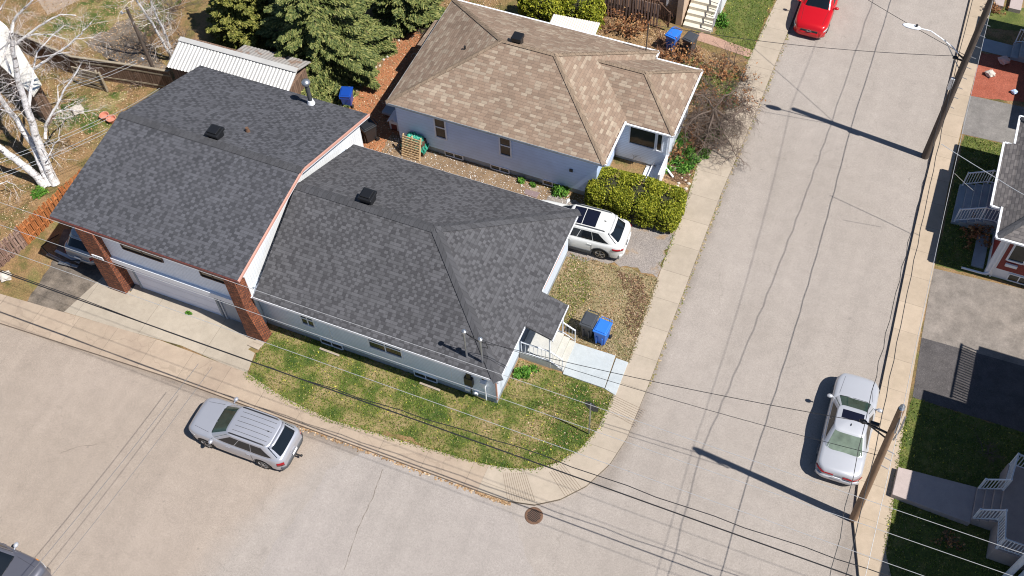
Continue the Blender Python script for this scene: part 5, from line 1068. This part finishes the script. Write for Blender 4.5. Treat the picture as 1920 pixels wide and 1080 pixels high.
tag(MB().prism(px((464, 648), (485, 636), (499, 642), (484, 657)), .1, .2).build('kerb_block', M['walk_new'], bevel=.02), 'pale concrete block at the foot of the right brick pier', 'kerb')
tag(MB().prism(px((985, 355), (1012, 362), (1006, 372), (983, 364)), .125, .155).build('manhole_slab', plain('purplish_slab', (.22, .16, .16), .7)), 'purplish paving slab on the gravel by the grey roof edge', 'slab')
# storm drain
d = at(1001, 967, 0); dt = thing('storm_drain', 'round rusty storm-drain grate in the street by the corner', 'drain', (d.x, d.y, 0))
m = MB(); R1, R2 = .33, .26; P = [[(d.x+r*math.cos(a), d.y+r*math.sin(a), z) for a in [2*math.pi*k/32 for k in range(33)]] for r, z in ((R2, .012), (R2, .02), (R1, .02), (R1+.03, .004))]; m.grid(P).build('ring', M['rust'], dt)
MB().poly([(d.x+R2*math.cos(2*math.pi*k/24), d.y+R2*math.sin(2*math.pi*k/24), .006) for k in range(24)]).build('pit', M['black'], dt)
m = MB()
for k in range(-4, 5): 
    y = k*.062; x = math.sqrt(R2*R2-y*y); a_ = rad(-28); ca, sa = math.cos(a_), math.sin(a_)
    m.bar((d.x+y*ca-x*sa*-1, d.y+y*sa-x*ca, .016), (d.x+y*ca+x*sa*-1, d.y+y*sa+x*ca, .016), .022, .012)
m.build('bars', M['rust'], dt)
# traffic sign seen from behind
sg = at(1104, 814); st = thing('traffic_sign', 'octagonal street sign seen from its grey back on the corner lawn', 'sign', tuple(sg))
MB().bar(sg, sg+Vector((0, 0, 2.55)), .05).build('post', M['galv'], st)
c = sg+Vector((.02, .05, 2.25)); nrm = Vector((.18, 1, .0)).normalized(); uu = Vector((0, 0, 1)).cross(nrm).normalized(); vv = Vector((0, 0, 1))
octo = lambda r, o: [tuple(c+nrm*o+uu*r*math.cos(rad(22.5+45*k))+vv*r*math.sin(rad(22.5+45*k))) for k in range(8)]
m = MB(); m.poly(octo(.32, 0)); m.poly(octo(.32, .008)[::-1]); m.build('panel', plain('dull_aluminium_back', (.12, .12, .125), .5, .2), st); MB().poly(octo(.31, .011)).build('face', M['sign_red'], st)

# ================================================================ POLES AND WIRES
def pole(base, top, label, mat, r=(.155, .11)):
    t = thing('utility_pole', label, 'utility pole', tuple(base)); b, q = Vector(base), Vector(top)
    MB().tube([b-Vector((0, 0, .1)), b.lerp(q, .5), q], [r[0], (r[0]+r[1])/2, r[1]], 14).build('shaft', mat, t, smooth=40); return t
pb = Vector((4.95, 19.35, 0)); ptp = Vector((4.46, 19.25, 8.75)); PB = pole(pb, ptp, 'brown wooden utility pole behind the silver sedan, with insulators on top', M['pole'])
pa = Vector((4.2, 38.86, 0)); pat = Vector((4.15, 38.9, 9.7)); PA = pole(pa, pat, 'dark wooden utility pole carrying the street lamp', M['pole_dark'], (.18, .13))
m = MB(); m.lathe([(.04, 0), (.1, .04), (.05, .1), (.09, .15), (.03, .26)], tuple(ptp), 12); m.build('insulator', M['galv'], PB, smooth=40)
m = MB(); m.bar(ptp+Vector((.05, -.02, -.1)), ptp+Vector((.16, -.15, -1.3)), .045, .04); m.tube([ptp+Vector((.2, -.12, -.2)), ptp+Vector((.25, -.14, -1.0)), ptp+Vector((.22, -.17, -1.7))], .028, 6); m.build('lightning_arrester', M['galv'], PB)
m = MB(); br = pb.lerp(ptp, .80); m.bar(br, br+Vector((-.95, .0, .25)), .06); m.bar(br+Vector((0, 0, -.35)), br+Vector((-.8, .0, .2)), .04); m.lathe([(.05, -.12), (.09, 0), (.05, .12)], tuple(br+Vector((-.95, 0, .25))), 10, axis=0); m.lathe([(.07, -.15), (.07, .15)], tuple(br+Vector((-.6, 0, .35))), 10, axis=0); m.build('bracket', M['black_metal'], PB)
for k in (.55, .62, .68): MB().bar(pb.lerp(ptp, k)+Vector((.1, 0, 0)), pb.lerp(ptp, k)+Vector((.38, -.05, -.02)), .025).build('step_bolt', M['galv'], PB)
m = MB(); c = pa.lerp(pat, .50)+Vector((-.2, -.1, 0)); m.b2(c+Vector((-.09, -.08, -.35)), c+Vector((.09, .08, .3))); m.build('equipment_box', M['lamp_clear'], PA, bevel=.02)
m = MB(); c = pa.lerp(pat, .63); m.bar(c, c+Vector((-.45, .0, .05)), .06); m.lathe([(.06, -.1), (.09, 0), (.06, .1)], tuple(c+Vector((-.45, 0, .08))), 10, axis=0); m.bar(c+Vector((-.1, -.1, .2)), c+Vector((-.4, -.05, .35)), .05); m.build('bracket', M['black_metal'], PA)
for k in range(9): z = 3.5+k*.6; MB().bar(Vector((4.3, 38.8, z)), Vector((4.52, 38.75, z)), .02).build('step_bolt', M['galv'], PA)
# street lamp
lt = thing('street_lamp', 'white street lamp on a long curved arm reaching over the road', 'street lamp', (4.1, 38.9, 6.0))
ap = Vector((4.05, 38.88, 6.2)); hd = at(1722, 57, 7.3); hd.y = (hd.y+39.0)/2 if abs(hd.y-39) < 2 else hd.y
mid = ap.lerp(hd, .55)+Vector((0, 0, .25)); MB().tube([ap, ap.lerp(mid, .5)+Vector((0, 0, .1)), mid, mid.lerp(hd, .5)+Vector((0, 0, .12)), hd], .024, 8).build('arm', M['white'], lt, smooth=True)
MB().tube([ap-Vector((0, 0, .55)), mid-Vector((-.2, 0, .05))], .022, 6).build('brace', M['galv'], lt)
dd = (hd-ap).normalized(); m = MB(); az = math.atan2(dd.y, dd.x); m.ell(hd+Vector((-.3, 0, .0)), (.42, .15, .06), rz=0); head = m.build('head', M['white'], lt, smooth=2)
MB().lathe([(.05, 0), (.05, .09)], tuple(hd+Vector((-.12, 0, .06))), 10).build('photocell', M['black'], head)
m = MB(); m.grid([[tuple(hd+Vector((-.3+.25*u, .1*v, -.064+.02*abs(u)))) for u in (-1, 0, 1)] for v in (-1, 1)]); m.build('lens', M['lamp_clear'], head)

def wire(name, pts, r, mat, label, sag=.3, n=12, cat='power line', group=None, wob=0, wobx=0):
    out = []
    for a, b in zip(pts, pts[1:]):
        a, b = Vector(a), Vector(b)
        for k in range(n): u = k/n; q = a.lerp(b, u); q.z -= sag*4*u*(1-u); q.y += wob*math.sin(k*2.1); q.x += wobx*math.sin(k*2.7+a.y); out.append(q)
    out.append(Vector(pts[-1])); return tag(MB().tube(out, r, 5).build(name, mat, smooth=True), label, cat, group)
T1, T2 = ptp, pat
off = Vector((0, 0, .25)); far = Vector((4.0, 78, 9.8)); near = Vector((4.9, -12, 8.6))
wire('power_line', [near, T1+off, T2+off, far], .009, M['wire_w'], 'thin bright line running along the tops of the street poles', .35)
e1 = br+Vector((-.9, 0, .25)); g1 = pa.lerp(pat, .63)+Vector((-.45, 0, .08))
wire('power_line', [Vector((4.6, -12, 6.4)), e1+Vector((0, 0, .05)), g1, Vector((3.6, 78, 6.4))], .013, M['wire_b'], 'black twisted line on the brackets over the east sidewalk', .25, 30, wobx=.035)
wire('power_line', [Vector((4.75, -12, 5.5)), pb.lerp(ptp, .62)+Vector((-.22, 0, 0)), pa.lerp(pat, .53)+Vector((-.2, 0, 0)), Vector((3.9, 78, 5.6))], .016, M['wire_b'], 'thick black cable lowest on the street poles', .2, 24, wobx=.02)
# lines along the lower street
wire('power_line', [(-62, 14.45, 5.6), (-7, 14.72, 5.4), (50, 14.9, 5.9)], .024, M['wire_b'], 'thick black cable bundle running above the lower sidewalk', .12, 24)
wire('power_line', [(-62, 14.5, 6.3), (-17.5, 14.66, 5.35), (-7, 14.9, 5.75), (5, 15.1, 5.6), (50, 15.1, 5.9)], .016, M['wire_b'], 'slack black line wandering beside the thick cable bundle', .12, 12, wob=.03)
for y0, y1, lb in ((20.24, 20.42, 'northernmost of the three bright lines over the bungalow front'), (19.0, 19.5, 'middle one of the three bright lines over the bungalow front'), (17.9, 18.25, 'southernmost of the three bright lines, low over the lawn')):
    f = 1-8.8/39.; wire('power_line', [(-70, y0*f, 8.8), (50, y1*f, 8.8)], .009, M['wire_w'], lb, 0.0, 30, group='bright overhead lines of the lower street')
# service drops
mt = aty(869, 622, at(876, 672, 3.05).y); mt2 = aty(901, 637, at(905, 682, 3.05).y); pbk = e1
wire('service_drop', [mt, (mt.x+1.3, mt.y+.1, mt.z-.35), pbk], .012, M['wire_b'], 'thin black line from the bungalow mast to the sedan-side pole', .25)
wire('service_drop', [mt2, pb.lerp(ptp, .62)], .010, M['wire_b'], 'lower thin line from the second mast to the sedan-side pole', .3)
for k in range(2): pass
lp = [mt+Vector((.05, 0, 0)), mt+Vector((.25, .02, -.15)), mt+Vector((.55, .05, -.45)), mt2+Vector((.2, .02, -.1)), mt2+Vector((.28, 0, -.45)), mt2+Vector((.05, 0, -.5))]
tag(MB().tube(lp, .016, 5).build('drip_loop', M['wire_b'], smooth=True), 'black cable loop hanging between the two bungalow masts', 'cable')
mw = Vector((at(1212, 93, 3.2).x, 37.7, 4.9)); pj = pa.lerp(pat, .66)
wire('service_drop', [mw, pj], .012, M['wire_b'], 'line from the tan-roofed house mast to the lamp pole', .35)
wire('service_drop', [(-9.2, 47.5, 5.4), pj], .012, M['wire_b'], 'line from the grey house past the red car to the lamp pole', .4)
wire('service_drop', [pa.lerp(pat, .53), at(1916, 362, 4.6)], .014, M['wire_w'], 'bright service line dropping to the dark red house roof', .1) if 0 else wire('service_drop', [at(1765, 270, 5.4), at(1870, 335, 4.9), at(1925, 368, 4.7)], .014, M['wire_w'], 'bright service line dropping to the dark red house roof', .02)
wire('service_drop', [at(1790, 325, 5.2), at(1825, 357, 4.2)], .008, M['wire_w'], 'short thin line above the shaded red house lawn', .02)
for k, (a, b, lb) in enumerate((((372, 682), (15, 1125), 'left one of the paired service lines crossing the lower street'), ((398, 688), (60, 1125), 'right one of the paired service lines crossing the lower street'))):
    wire('service_drop', [at(*a, 5.2), at(*b, 4.6)], .008 if k else .010, M['wire_g'], lb, .15, group='service lines over the lower street')
# clothesline and its post
cp = Vector((-33.35, 29.9, ZB)); cpt = aty(232, 36, 30.0); cpt = Vector((-33.6, 30.0, 4.9)); ct = thing('clothesline_post', 'dark wooden post behind the back fence with pulleys', 'post', tuple(cp)); MB().tube([cp, cpt], [.1, .07], 8).build('shaft', M['pole_dark'], ct, smooth=True)
for zf_, nm in ((.93, 0), (.32, 1)): q = cp.lerp(cpt, zf_)+Vector((-.35, -.1, 0)); MB().lathe([(.09, -.02), (.06, 0), (.09, .02)], tuple(q), 14, axis=1).build('pulley', M['white'], ct); MB().bar(cp.lerp(cpt, zf_), q, .03).build('hook', M['galv'], ct)
pu = at(255, 113, 2.6)
for i, (a, b, z, lb) in enumerate((((255, 113), (120, 164), 2.6, 'upper'), ((206, 182+33), (-10, 302), 4.6, 'middle'), ((202, 241), (-10, 330), 4.8, 'lower'))):
    for d_ in (0, 1): wire('clothesline', [at(a[0]+d_*2, a[1]+d_*5, z), at(b[0]+d_*2, b[1]+d_*6, z-.3)], .010, M['wire_w'], '%s pair of pale lines stretched over the backyard under the birch' % lb if 0 else '%s strand of the %s pale line pair over the backyard' % (('upper', 'lower')[d_], ('topmost', 'middle', 'lowest')[i]), .12, cat='clothesline', group='pale lines over the backyard')
wire('clothesline', [at(206, 218, 4.7), at(300, 165, 5.2)], .009, M['wire_w'], 'pale line continuing over the garage roof edge', .05, cat='clothesline')

# ================================================================ TREES AND PLANTS
def limb(m, pts, r0, r1, n=7):
    pts = [Vector(p) for p in pts]; out = []
    for k in range(len(pts)-1):
        for j in range(3): out.append(pts[k].lerp(pts[k+1], j/3)+Vector((random.gauss(0, .02), random.gauss(0, .02), 0)))
    out.append(pts[-1]); N_ = len(out); m.tube(out, [r0+(r1-r0)*k/(N_-1) for k in range(N_)], n); return out
def twigs(m, p, d, L, r, depth, spread=.6, kids=3, grav=0., n=3):
    d = d.normalized(); seg = 3; pts = [p]; q = p.copy(); dd = d.copy()
    for k in range(seg):
        dd = (dd+Vector((random.gauss(0, .16), random.gauss(0, .16), random.gauss(0, .12)-grav))).normalized(); q = q+dd*L/seg; pts.append(q.copy())
    m.tube(pts, [r*(1-.55*k/seg) for k in range(seg+1)], n if r < .02 else 6, cap=False)
    if depth:
        for k in range(kids):
            i = random.randint(1, seg); v = Vector((random.gauss(0, 1), random.gauss(0, 1), random.gauss(0, .7))).normalized(); nd = (dd*(1-spread)+v*spread).normalized()
            twigs(m, pts[i], nd, L*random.uniform(.5, .8), r*.55, depth-1, spread, kids, grav, n)
def birch():
    t = thing('birch_tree', 'large leafless white birch with several trunks at the left edge', 'tree', tuple(at(95, 345)))
    trunks = [([(104, 346, 0), (86, 308, 1.0), (66, 250, 2.6), (50, 200, 4.1), (34, 150, 5.6), (26, 100, 7.0), (20, 60, 8.2)], .23, .08),
              ([(86, 350, 0), (60, 322, .8), (28, 298, 1.5), (-10, 270, 2.4), (-40, 240, 3.6)], .20, .13),
              ([(96, 348, 0), (60, 270, 1.6), (30, 225, 2.8), (4, 190, 4.0), (-20, 150, 5.4)], .18, .09)]
    m = MB(); tip = []
    for pts, a, b in trunks: tip.append(limb(m, [at(x, y, z+.1) for x, y, z in pts], a, b, 12))
    m.build('trunk', M['birch'], t, smooth=50)
    L = [([(22, 90, 7.0), (24, 42, 7.8), (36, 24, 8.3), (53, 9, 8.8), (66, -6, 9.2)], .07), ([(24, 86, 6.6), (47, 69, 7.0), (73, 49, 7.5), (100, 33, 7.9), (116, 27, 8.1), (142, 29, 8.2)], .06),
         ([(30, 85, 6.6), (44, 70, 6.9), (67, 64, 7.2), (98, 65, 7.4), (124, 74, 7.4)], .045), ([(62, 130, 4.6), (89, 111, 5.0), (116, 93, 5.5), (142, 73, 6.0), (156, 58, 6.4), (172, 41, 6.8)], .065),
         ([(142, 73, 6.0), (160, 72, 6.1), (178, 69, 6.2)], .03), ([(62, 128, 4.6), (69, 98, 5.3), (98, 67, 6.0), (120, 48, 6.5)], .045), ([(68, 108, 5.0), (100, 102, 5.4), (130, 98, 5.6)], .035),
         ([(52, 205, 3.9), (60, 150, 4.3), (62, 130, 4.6)], .09), ([(84, 260, 2.4), (84, 238, 2.8), (98, 214, 3.4), (111, 189, 4.0), (124, 164, 4.6), (140, 142, 5.2), (153, 117, 5.8)], .075),
         ([(108, 205, 3.6), (110, 160, 4.2), (132, 148, 4.6)], .03), ([(100, 213, 3.3), (128, 205, 3.6), (150, 209, 3.8), (186, 206, 4.0)], .03), ([(100, 212, 3.3), (122, 203, 3.6), (140, 192, 3.9)], .025), ([(98, 222, 3.2), (120, 222, 3.4), (137, 218, 3.5)], .025),
         ([(88, 300, 1.6), (100, 272, 2.2), (110, 262, 2.6), (112, 240, 2.9)], .035), ([(20, 140, 5.6), (8, 100, 6.4), (18, 60, 7.4), (-10, 30, 8)], .06), ([(-10, 100, 6), (14, 82, 6.6), (30, 74, 6.9)], .04), ([(0, 20, 8), (8, 5, 8.4)], .04), ([(0, 205, 4), (20, 212, 3.8), (36, 204, 4.1)], .025), ([(60, 262, 2.2), (90, 290, 2.0), (106, 292, 2.2)], .02), ([(0, 345, 1.0), (12, 340, 1.1), (30, 348, 1.1)], .03)]
    for k, (pts, r) in enumerate(L):
        b = MB(); out = limb(b, [at(x, y, z) for x, y, z in pts], r, r*.35, 7); b.build('branch', M['birch'], t, smooth=50); tip.append(out)
    m = MB()
    for pts in tip[3:]:
        for i in range(1, len(pts)):
            for q in range(1):
                d = (pts[i]-pts[i-1]).normalized(); v = Vector((random.gauss(0, 1), random.gauss(0, 1), random.gauss(0, .6))).normalized(); twigs(m, pts[i], (d+v*.9), random.uniform(.35, .9), .009, 2, .5, 3, .04)
    for _ in range(45): b = random.choice(tip[0][8:]+tip[2][8:]); twigs(m, b, Vector((random.gauss(0, 1), random.gauss(0, 1), .4)), random.uniform(.6, 1.4), .014, 2, .5, 3, .03)
    m.build('twigs', M['birch_twig'], t); return t
birch()
def birch2():
    b0 = at(322, 112); t = thing('birch_tree', 'slim leafless birch with two white stems beside the metal-roofed shed', 'tree', tuple(b0)); 
    for pts, r in (([(320, 112, 0), (318, 100, .6), (304, 76, 1.6), (285, 44, 2.9), (264, 14, 4.2), (250, -8, 5.0), (230, -40, 6)], .085), ([(320, 110, 0), (320, 96, .7), (312, 70, 1.7), (300, 42, 2.8), (288, 18, 3.8), (282, -4, 4.6), (276, -40, 6)], .08)):
        m = MB(); out = limb(m, [at(x, y, z+.1) for x, y, z in pts], r, r*.4, 9); m.build('trunk', M['birch'], t, smooth=50)
        m = MB()
        for i in range(4, len(out)): 
            for q in range(2): twigs(m, out[i], Vector((random.gauss(0, 1), random.gauss(0, 1), .5)), random.uniform(.5, 1.3), .014, 2, .5, 3)
        m.build('branch', M['birch_twig'], t)
birch2()
def conifer(name, label, base, H, R, mat, nl=26, seed=1, leaf=(.13, .045), dens=1., droop=.25, z0=.25):
    global RNG
    rg = np.random.default_rng(seed); t = thing(name, label, 'tree', tuple(base)); b = Vector(base); MB().tube([b, b+Vector((0, 0, H))], [.24, .03], 10).build('trunk', M['bark'], t, smooth=True)
    Cs, Us, Vs = [], [], []; mb = MB()
    for li in range(nl):
        f = li/(nl-1); h = z0+f*(H-z0-.2); Rl = R*(1-f)**.85+.12; nb = max(5, int(11*(1-f)+5))
        for k in range(nb):
            az = rg.uniform(0, 6.283); L = Rl*rg.uniform(.72, 1.1); dr = droop*rg.uniform(.5, 1.4); hh = h+rg.normal(0, .12); d = np.array([math.cos(az), math.sin(az), 0]); sd = np.array([-math.sin(az), math.cos(az), 0])
            n = int(125*L*dens*.5)+10; u = rg.uniform(.18, 1., n)**.75; wd = .42*L*(1-u)*.6+.11+.16*np.sin(u*3.1); s = rg.uniform(-1, 1, n)*wd
            zc = hh-dr*L*u+.30*L*u**2.2*dr-np.abs(s)*.22+rg.normal(0, .035, n); C = b[:]+d*(u*L)[:, None]+sd*s[:, None]; C[:, 2] = b.z+zc
            fwd = d*1.+sd*(np.sign(s)*.75)[:, None]+np.array([0, 0, -.18])+rg.normal(0, .28, (n, 3)); fwd /= np.linalg.norm(fwd, axis=1)[:, None]
            up = np.array([0, 0, 1.])+rg.normal(0, .45, (n, 3)); w_ = np.cross(fwd, up); w_ /= np.linalg.norm(w_, axis=1)[:, None]; k_ = rg.uniform(.7, 1.3, n)[:, None]
            Cs.append(C); Us.append(fwd*leaf[0]*k_); Vs.append(w_*leaf[1]*k_)
            if k % 2 == 0: mb.tube([b+Vector((0, 0, hh)), b+Vector((d[0]*L*.5, d[1]*L*.5, hh-dr*L*.5+.06*L*dr)), b+Vector((d[0]*L*.92, d[1]*L*.92, hh-dr*L*.92+.24*L*dr))], [.035, .02, .008], 4, cap=False)
    mb.build('limbs', M['bark'], t); quads('crown', np.concatenate(Cs), np.concatenate(Us), np.concatenate(Vs), mat, t); return t
conifer('spruce_tree', 'large dense spruce standing between the garage and the tan-roofed house', (-25.7, 34.4, ZB), 8.6, 4.35, M['spruce'], 18, 3, (.085, .024), dens=3.4, droop=.34)
conifer('cedar_tree', 'bushy olive-green cedar left of the spruce, behind the shed', (-30.6, 34.4, ZB), 5.9, 2.25, M['cedar'], 20, 5, (.07, .026), 3., .08)
conifer('spruce_tree', 'dark spruce at the top edge behind the larger spruce', (-28.9, 37.4, ZB), 7.8, 3.0, M['spruce'], 16, 9, (.09, .03), dens=1.8)
conifer('spruce_tree', 'second evergreen at the top edge, right of the dark spruce', (-23.2, 39.0, ZB), 6.5, 2.3, M['spruce'], 15, 12, (.09, .03), dens=1.8)
def hedge(name, label, boxes, mat, n, cat='hedge', leaf=.05, bumps=.1):
    c0 = boxes[0][0]; t = thing(name, label, cat, (c0[0], c0[1], ZB)); Cs = []; 
    tot = sum(b[1][0]*b[1][1]+b[1][0]*b[1][2]+b[1][1]*b[1][2] for b in boxes)
    for c, r in boxes:
        k = int(n*(r[0]*r[1]+r[0]*r[2]+r[1]*r[2])/tot); v = rvec(k*2); v = v[v[:, 2] > -.35][:k]
        q = np.sign(v)*np.abs(v)**.55; q /= (np.abs(q)**4).sum(1)[:, None]**.25; nn = np.sin(v[:, 0]*11+c[0])*np.sin(v[:, 1]*9+c[1])*np.cos(v[:, 2]*10)
        rr = (1+bumps*nn-np.abs(RNG.normal(0, .09, len(q))))[:, None]; Cs.append(np.array(c)+q*rr*np.array(r))
        m = MB(); m.ell(c, (r[0]*.8, r[1]*.8, r[2]*.85)); m.build('inner_shade', plain('hedge_shade_core', (.03, .03, .012), .95), t)  # near-black core painted for the shade between the leaves
    C = np.concatenate(Cs); U, V = leaf_dirs(len(C), leaf, leaf*.55, .35); quads('foliage', C, U, V, mat, t)
    rg = random.Random(2); m = MB()
    for c, r in boxes:
        for _ in range(5): x, y = c[0]+rg.uniform(-.5, .5)*r[0], c[1]+rg.uniform(-.5, .5)*r[1]; m.tube([(x, y, .1), (x+.1, y, c[2])], [.03, .015], 5)
    m.build('stems', M['bark'], t)
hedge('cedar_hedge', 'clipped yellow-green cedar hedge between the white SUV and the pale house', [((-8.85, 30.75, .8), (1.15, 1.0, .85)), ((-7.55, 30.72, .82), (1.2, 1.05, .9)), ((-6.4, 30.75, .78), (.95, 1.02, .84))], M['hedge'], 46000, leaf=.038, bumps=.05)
hedge('golden_cedar', 'golden-green rounded shrub beyond the tan roof at the top edge', [((-16.2, 40.9, 1.1), (1.3, .9, 1.2)), ((-14.4, 41.5, 1.0), (1.2, .9, 1.1))], M['hedge'], 14000, 'shrub', leaf=.055)
def bush(name, label, c, r, mat, n, cat='shrub', leaf=(.07, .025)):
    t = thing(name, label, cat, tuple(c)); nb = 7; cc = RNG.normal(0, .42, (nb, 3)); C = cc[RNG.integers(0, nb, n)]+RNG.normal(0, .22, (n, 3)); C[:, 2] = np.abs(C[:, 2])*.9; C *= np.array(r); C += np.array(c); U, V = leaf_dirs(n, leaf[0], leaf[1], .1); quads('leaves', C, U, V, mat, t)
    m = MB(); [twigs(m, Vector(c), Vector((random.gauss(0, 1), random.gauss(0, 1), 1.2)), r[2]*.8, .01, 0) for _ in range(7)]; m.build('stems', M['bark'], t)
for i, (q, r, lb) in enumerate((((1055, 362), (.5, .4, .45), 'bright green clump by the white SUV bonnet'), ((977, 340), (.16, .16, .2), 'small green plant on the strip beside the pale wall'), ((1000, 348), (.11, .11, .14), 'tiny green plant right of the small one by the pale wall'), ((1265, 300), (.75, .55, .4), 'lush green perennials below the white corner post'), ((1285, 275), (.5, .5, .35), 'green perennials just above the lush clump'), ((1345, 38), (.42, .42, .55), 'round bright green shrub by the white stairs'), ((1248, 318), (.35, .3, .25), 'low green plant at the hedge end'), ((1320, 290), (.35, .3, .25), 'leafy green tuft beside the sidewalk'), ((1300, 308), (.4, .35, .25), 'green patch among the pale edging stones'), ((1275, 262), (.35, .45, .3), 'dark green plants tight against the white corner wall'), ((1340, 255), (.45, .4, .3), 'green shoots under the weeping tree'), ((1370, 185), (.4, .5, .2), 'grassy green tuft near the sidewalk above the weeping tree'), ((75, 362), (.35, .3, .2), 'bright green tuft at the foot of the birch'), ((985, 697), (.32, .28, .22), 'tall spiky grass clump at the bungalow corner'), ((352, 587), (.13, .06, .06), 'weed growing in the apron by the garage door'))):
    p = at(*q); bush('green_plant', lb, tuple(p), r, M['perennial'], int(900*r[0]/.4), 'plant')
def bare(name, label, base, n, L, r, mat, depth=3, up=.8, leaves=0, cat='shrub', kids=3, spread=.6, grav=0., lm=None):
    b = Vector(base); t = thing(name, label, cat, tuple(b)); m = MB()
    for k in range(n): twigs(m, b+Vector((random.gauss(0, .08), random.gauss(0, .08), 0)), Vector((random.gauss(0, 1), random.gauss(0, 1), up)), L*random.uniform(.7, 1.2), r, depth, spread, kids, grav)
    m.build('branches', mat, t)
    if leaves:
        vv = np.array(m.v); i = RNG.integers(0, len(vv), leaves); C = vv[i]+RNG.normal(0, .04, (leaves, 3)); U, V = leaf_dirs(leaves, .045, .03, .3); quads('leaves', C, U, V, lm or M['dead_leaf'], t)
    return t
# weeping tree over the sidewalk
wt = thing('weeping_tree', 'gnarled leafless weeping tree arching over the sidewalk', 'tree', tuple(at(1322, 262))); m = MB()
for pts, r in (([(1322, 262, 0), (1332, 235, .9), (1340, 205, 1.6)], .12), ([(1340, 205, 1.6), (1362, 222, 1.5), (1376, 232, 1.4), (1378, 215, 1.7), (1400, 200, 1.8)], .075), ([(1340, 205, 1.6), (1350, 230, 1.5), (1365, 262, 1.1), (1380, 292, .5)], .05), ([(1340, 205, 1.6), (1310, 215, 1.7), (1285, 240, 1.4)], .05), ([(1340, 205, 1.6), (1320, 180, 2.1), (1300, 175, 2.1)], .05), ([(1340, 205, 1.6), (1360, 180, 2.0), (1385, 165, 1.9)], .05), ([(1340, 205, 1.6), (1330, 240, 1.5), (1320, 275, .9)], .045)):
    out = limb(m, [at(x, y, z+.1) for x, y, z in pts], r, r*.45, 8); 
    if r < .1:
        for i in range(2, len(out)):
            for q in range(7): twigs(m, out[i], Vector((random.gauss(0, 1), random.gauss(0, 1), .15)), random.uniform(.35, .9), .014, 2, .5, 4, .16)
m.build('branches', M['twig'], wt)
for i, (q, n, L, lb, mt_, lv) in enumerate((((1330, 160), 9, .9, 'tangled bare shrub above the weeping tree', M['twig'], 0), ((1375, 120), 8, .9, 'bare grey shrub beside the brick path', M['twig'], 0), ((1300, 150), 9, .8, 'brown-leaved shrub at the tan roof corner', M['twig_red'], 700),
    ((1260, 130), 9, .75, 'brown-leaved shrub left of the tangled one', M['twig_red'], 600), ((1340, 230), 9, .7, 'dense dark twigs under the weeping tree', M['twig'], 300), ((1290, 95), 7, .9, 'thin reddish shrub in front of the bins', M['twig_red'], 0), ((1240, 75), 7, .8, 'thin shrub left of the blue bin', M['twig_red'], 0),
    ((1190, 60), 7, .9, 'leggy shrub before the picket deck with rusty leaves', M['twig_red'], 500), ((1155, 55), 6, .8, 'leggy shrub in the middle before the picket deck', M['twig_red'], 200), ((1118, 45), 5, .8, 'leggy shrub at the left before the picket deck', M['twig'], 0),
    ((1200, 295), 8, .55, 'bare grey shrub below the big window', M['twig'], 0), ((1215, 300), 6, .5, 'second bare shrub below the big window', M['twig'], 0), ((280, 90), 12, 1.2, 'bare thicket behind the slim birch', M['twig'], 0), ((310, 50), 12, 1.2, 'bare thicket above the slim birch', M['twig'], 0), ((350, 85), 10, 1.1, 'bare thicket between slim birch and cedar', M['twig'], 0), ((330, 20), 12, 1.3, 'bare thicket at the top edge left of the cedar', M['twig'], 0),
    ((265, 160), 8, .7, 'grey bare bush at the garage roof edge', M['twig'], 0), ((130, 130), 9, .8, 'brush pile by the pale shed roof', M['twig'], 0), ((105, 125), 8, .8, 'second brush pile nearer the pale shed roof', M['twig'], 0), ((780, 30), 9, .8, 'bare brush heap on the red soil at the top', M['twig'], 0), ((800, 65), 8, .7, 'bare brush heap beside the back porch roof', M['twig'], 0), ((740, 55), 8, .7, 'bare brush right of the spruce', M['twig'], 0), ((1835, 445), 8, .5, 'small purple-leaved shrub in the shade of the red house', M['twig_red'], 500), ((1865, 22), 6, .4, 'small reddish shrub on the upper right lawn', M['twig_red'], 200), ((1850, 850), 7, .5, 'small leafless shrub in deep shade by the landing', M['twig'], 0), ((1780, 945+75), 5, .35, 'tiny shrub in the shaded lower right lawn', M['twig'], 100))):
    bare('bare_shrub', lb, tuple(at(*q)), n, L, .019, mt_, 3, .9, lv)

rs = random.Random(21)
for k, (x, y, lb) in enumerate(((1245, 108, 'knee-high brown brush at the notch of the tan roof gutter'), (1278, 118, 'brown brush between the bins and the tan roof corner'), (1312, 132, 'brown brush right of the blue bin, below the brick path'), (1350, 142, 'grey brush nearest the brick path end'), (1392, 150, 'grey brush overhanging the sidewalk below the brick path'), (1318, 190, 'dark brush just outside the tan roof corner'), (1355, 195, 'tangled brush between roof corner and sidewalk'), (1385, 190, 'grey brush at the sidewalk edge above the weeping tree'), (1310, 225, 'dark brush against the white gutter corner'), (1300, 255, 'brown brush beside the white corner post'), (1345, 275, 'brown brush below the weeping tree'), (1275, 290, 'low brown brush among the perennials'))):
    bare('bare_shrub', lb, tuple(at(x, y)), 10, .62, .017, M['twig'] if k % 3 else M['twig_red'], 3, .7, 260 if k % 2 else 60)
S.cycles.filter_width = 1.1
for o in list(bpy.data.objects):
    if '_w' in o: del o['_w']
    if o.type == 'MESH':
        for k in ('label', 'category'):
            if o.parent is not None and k in o: del o[k]
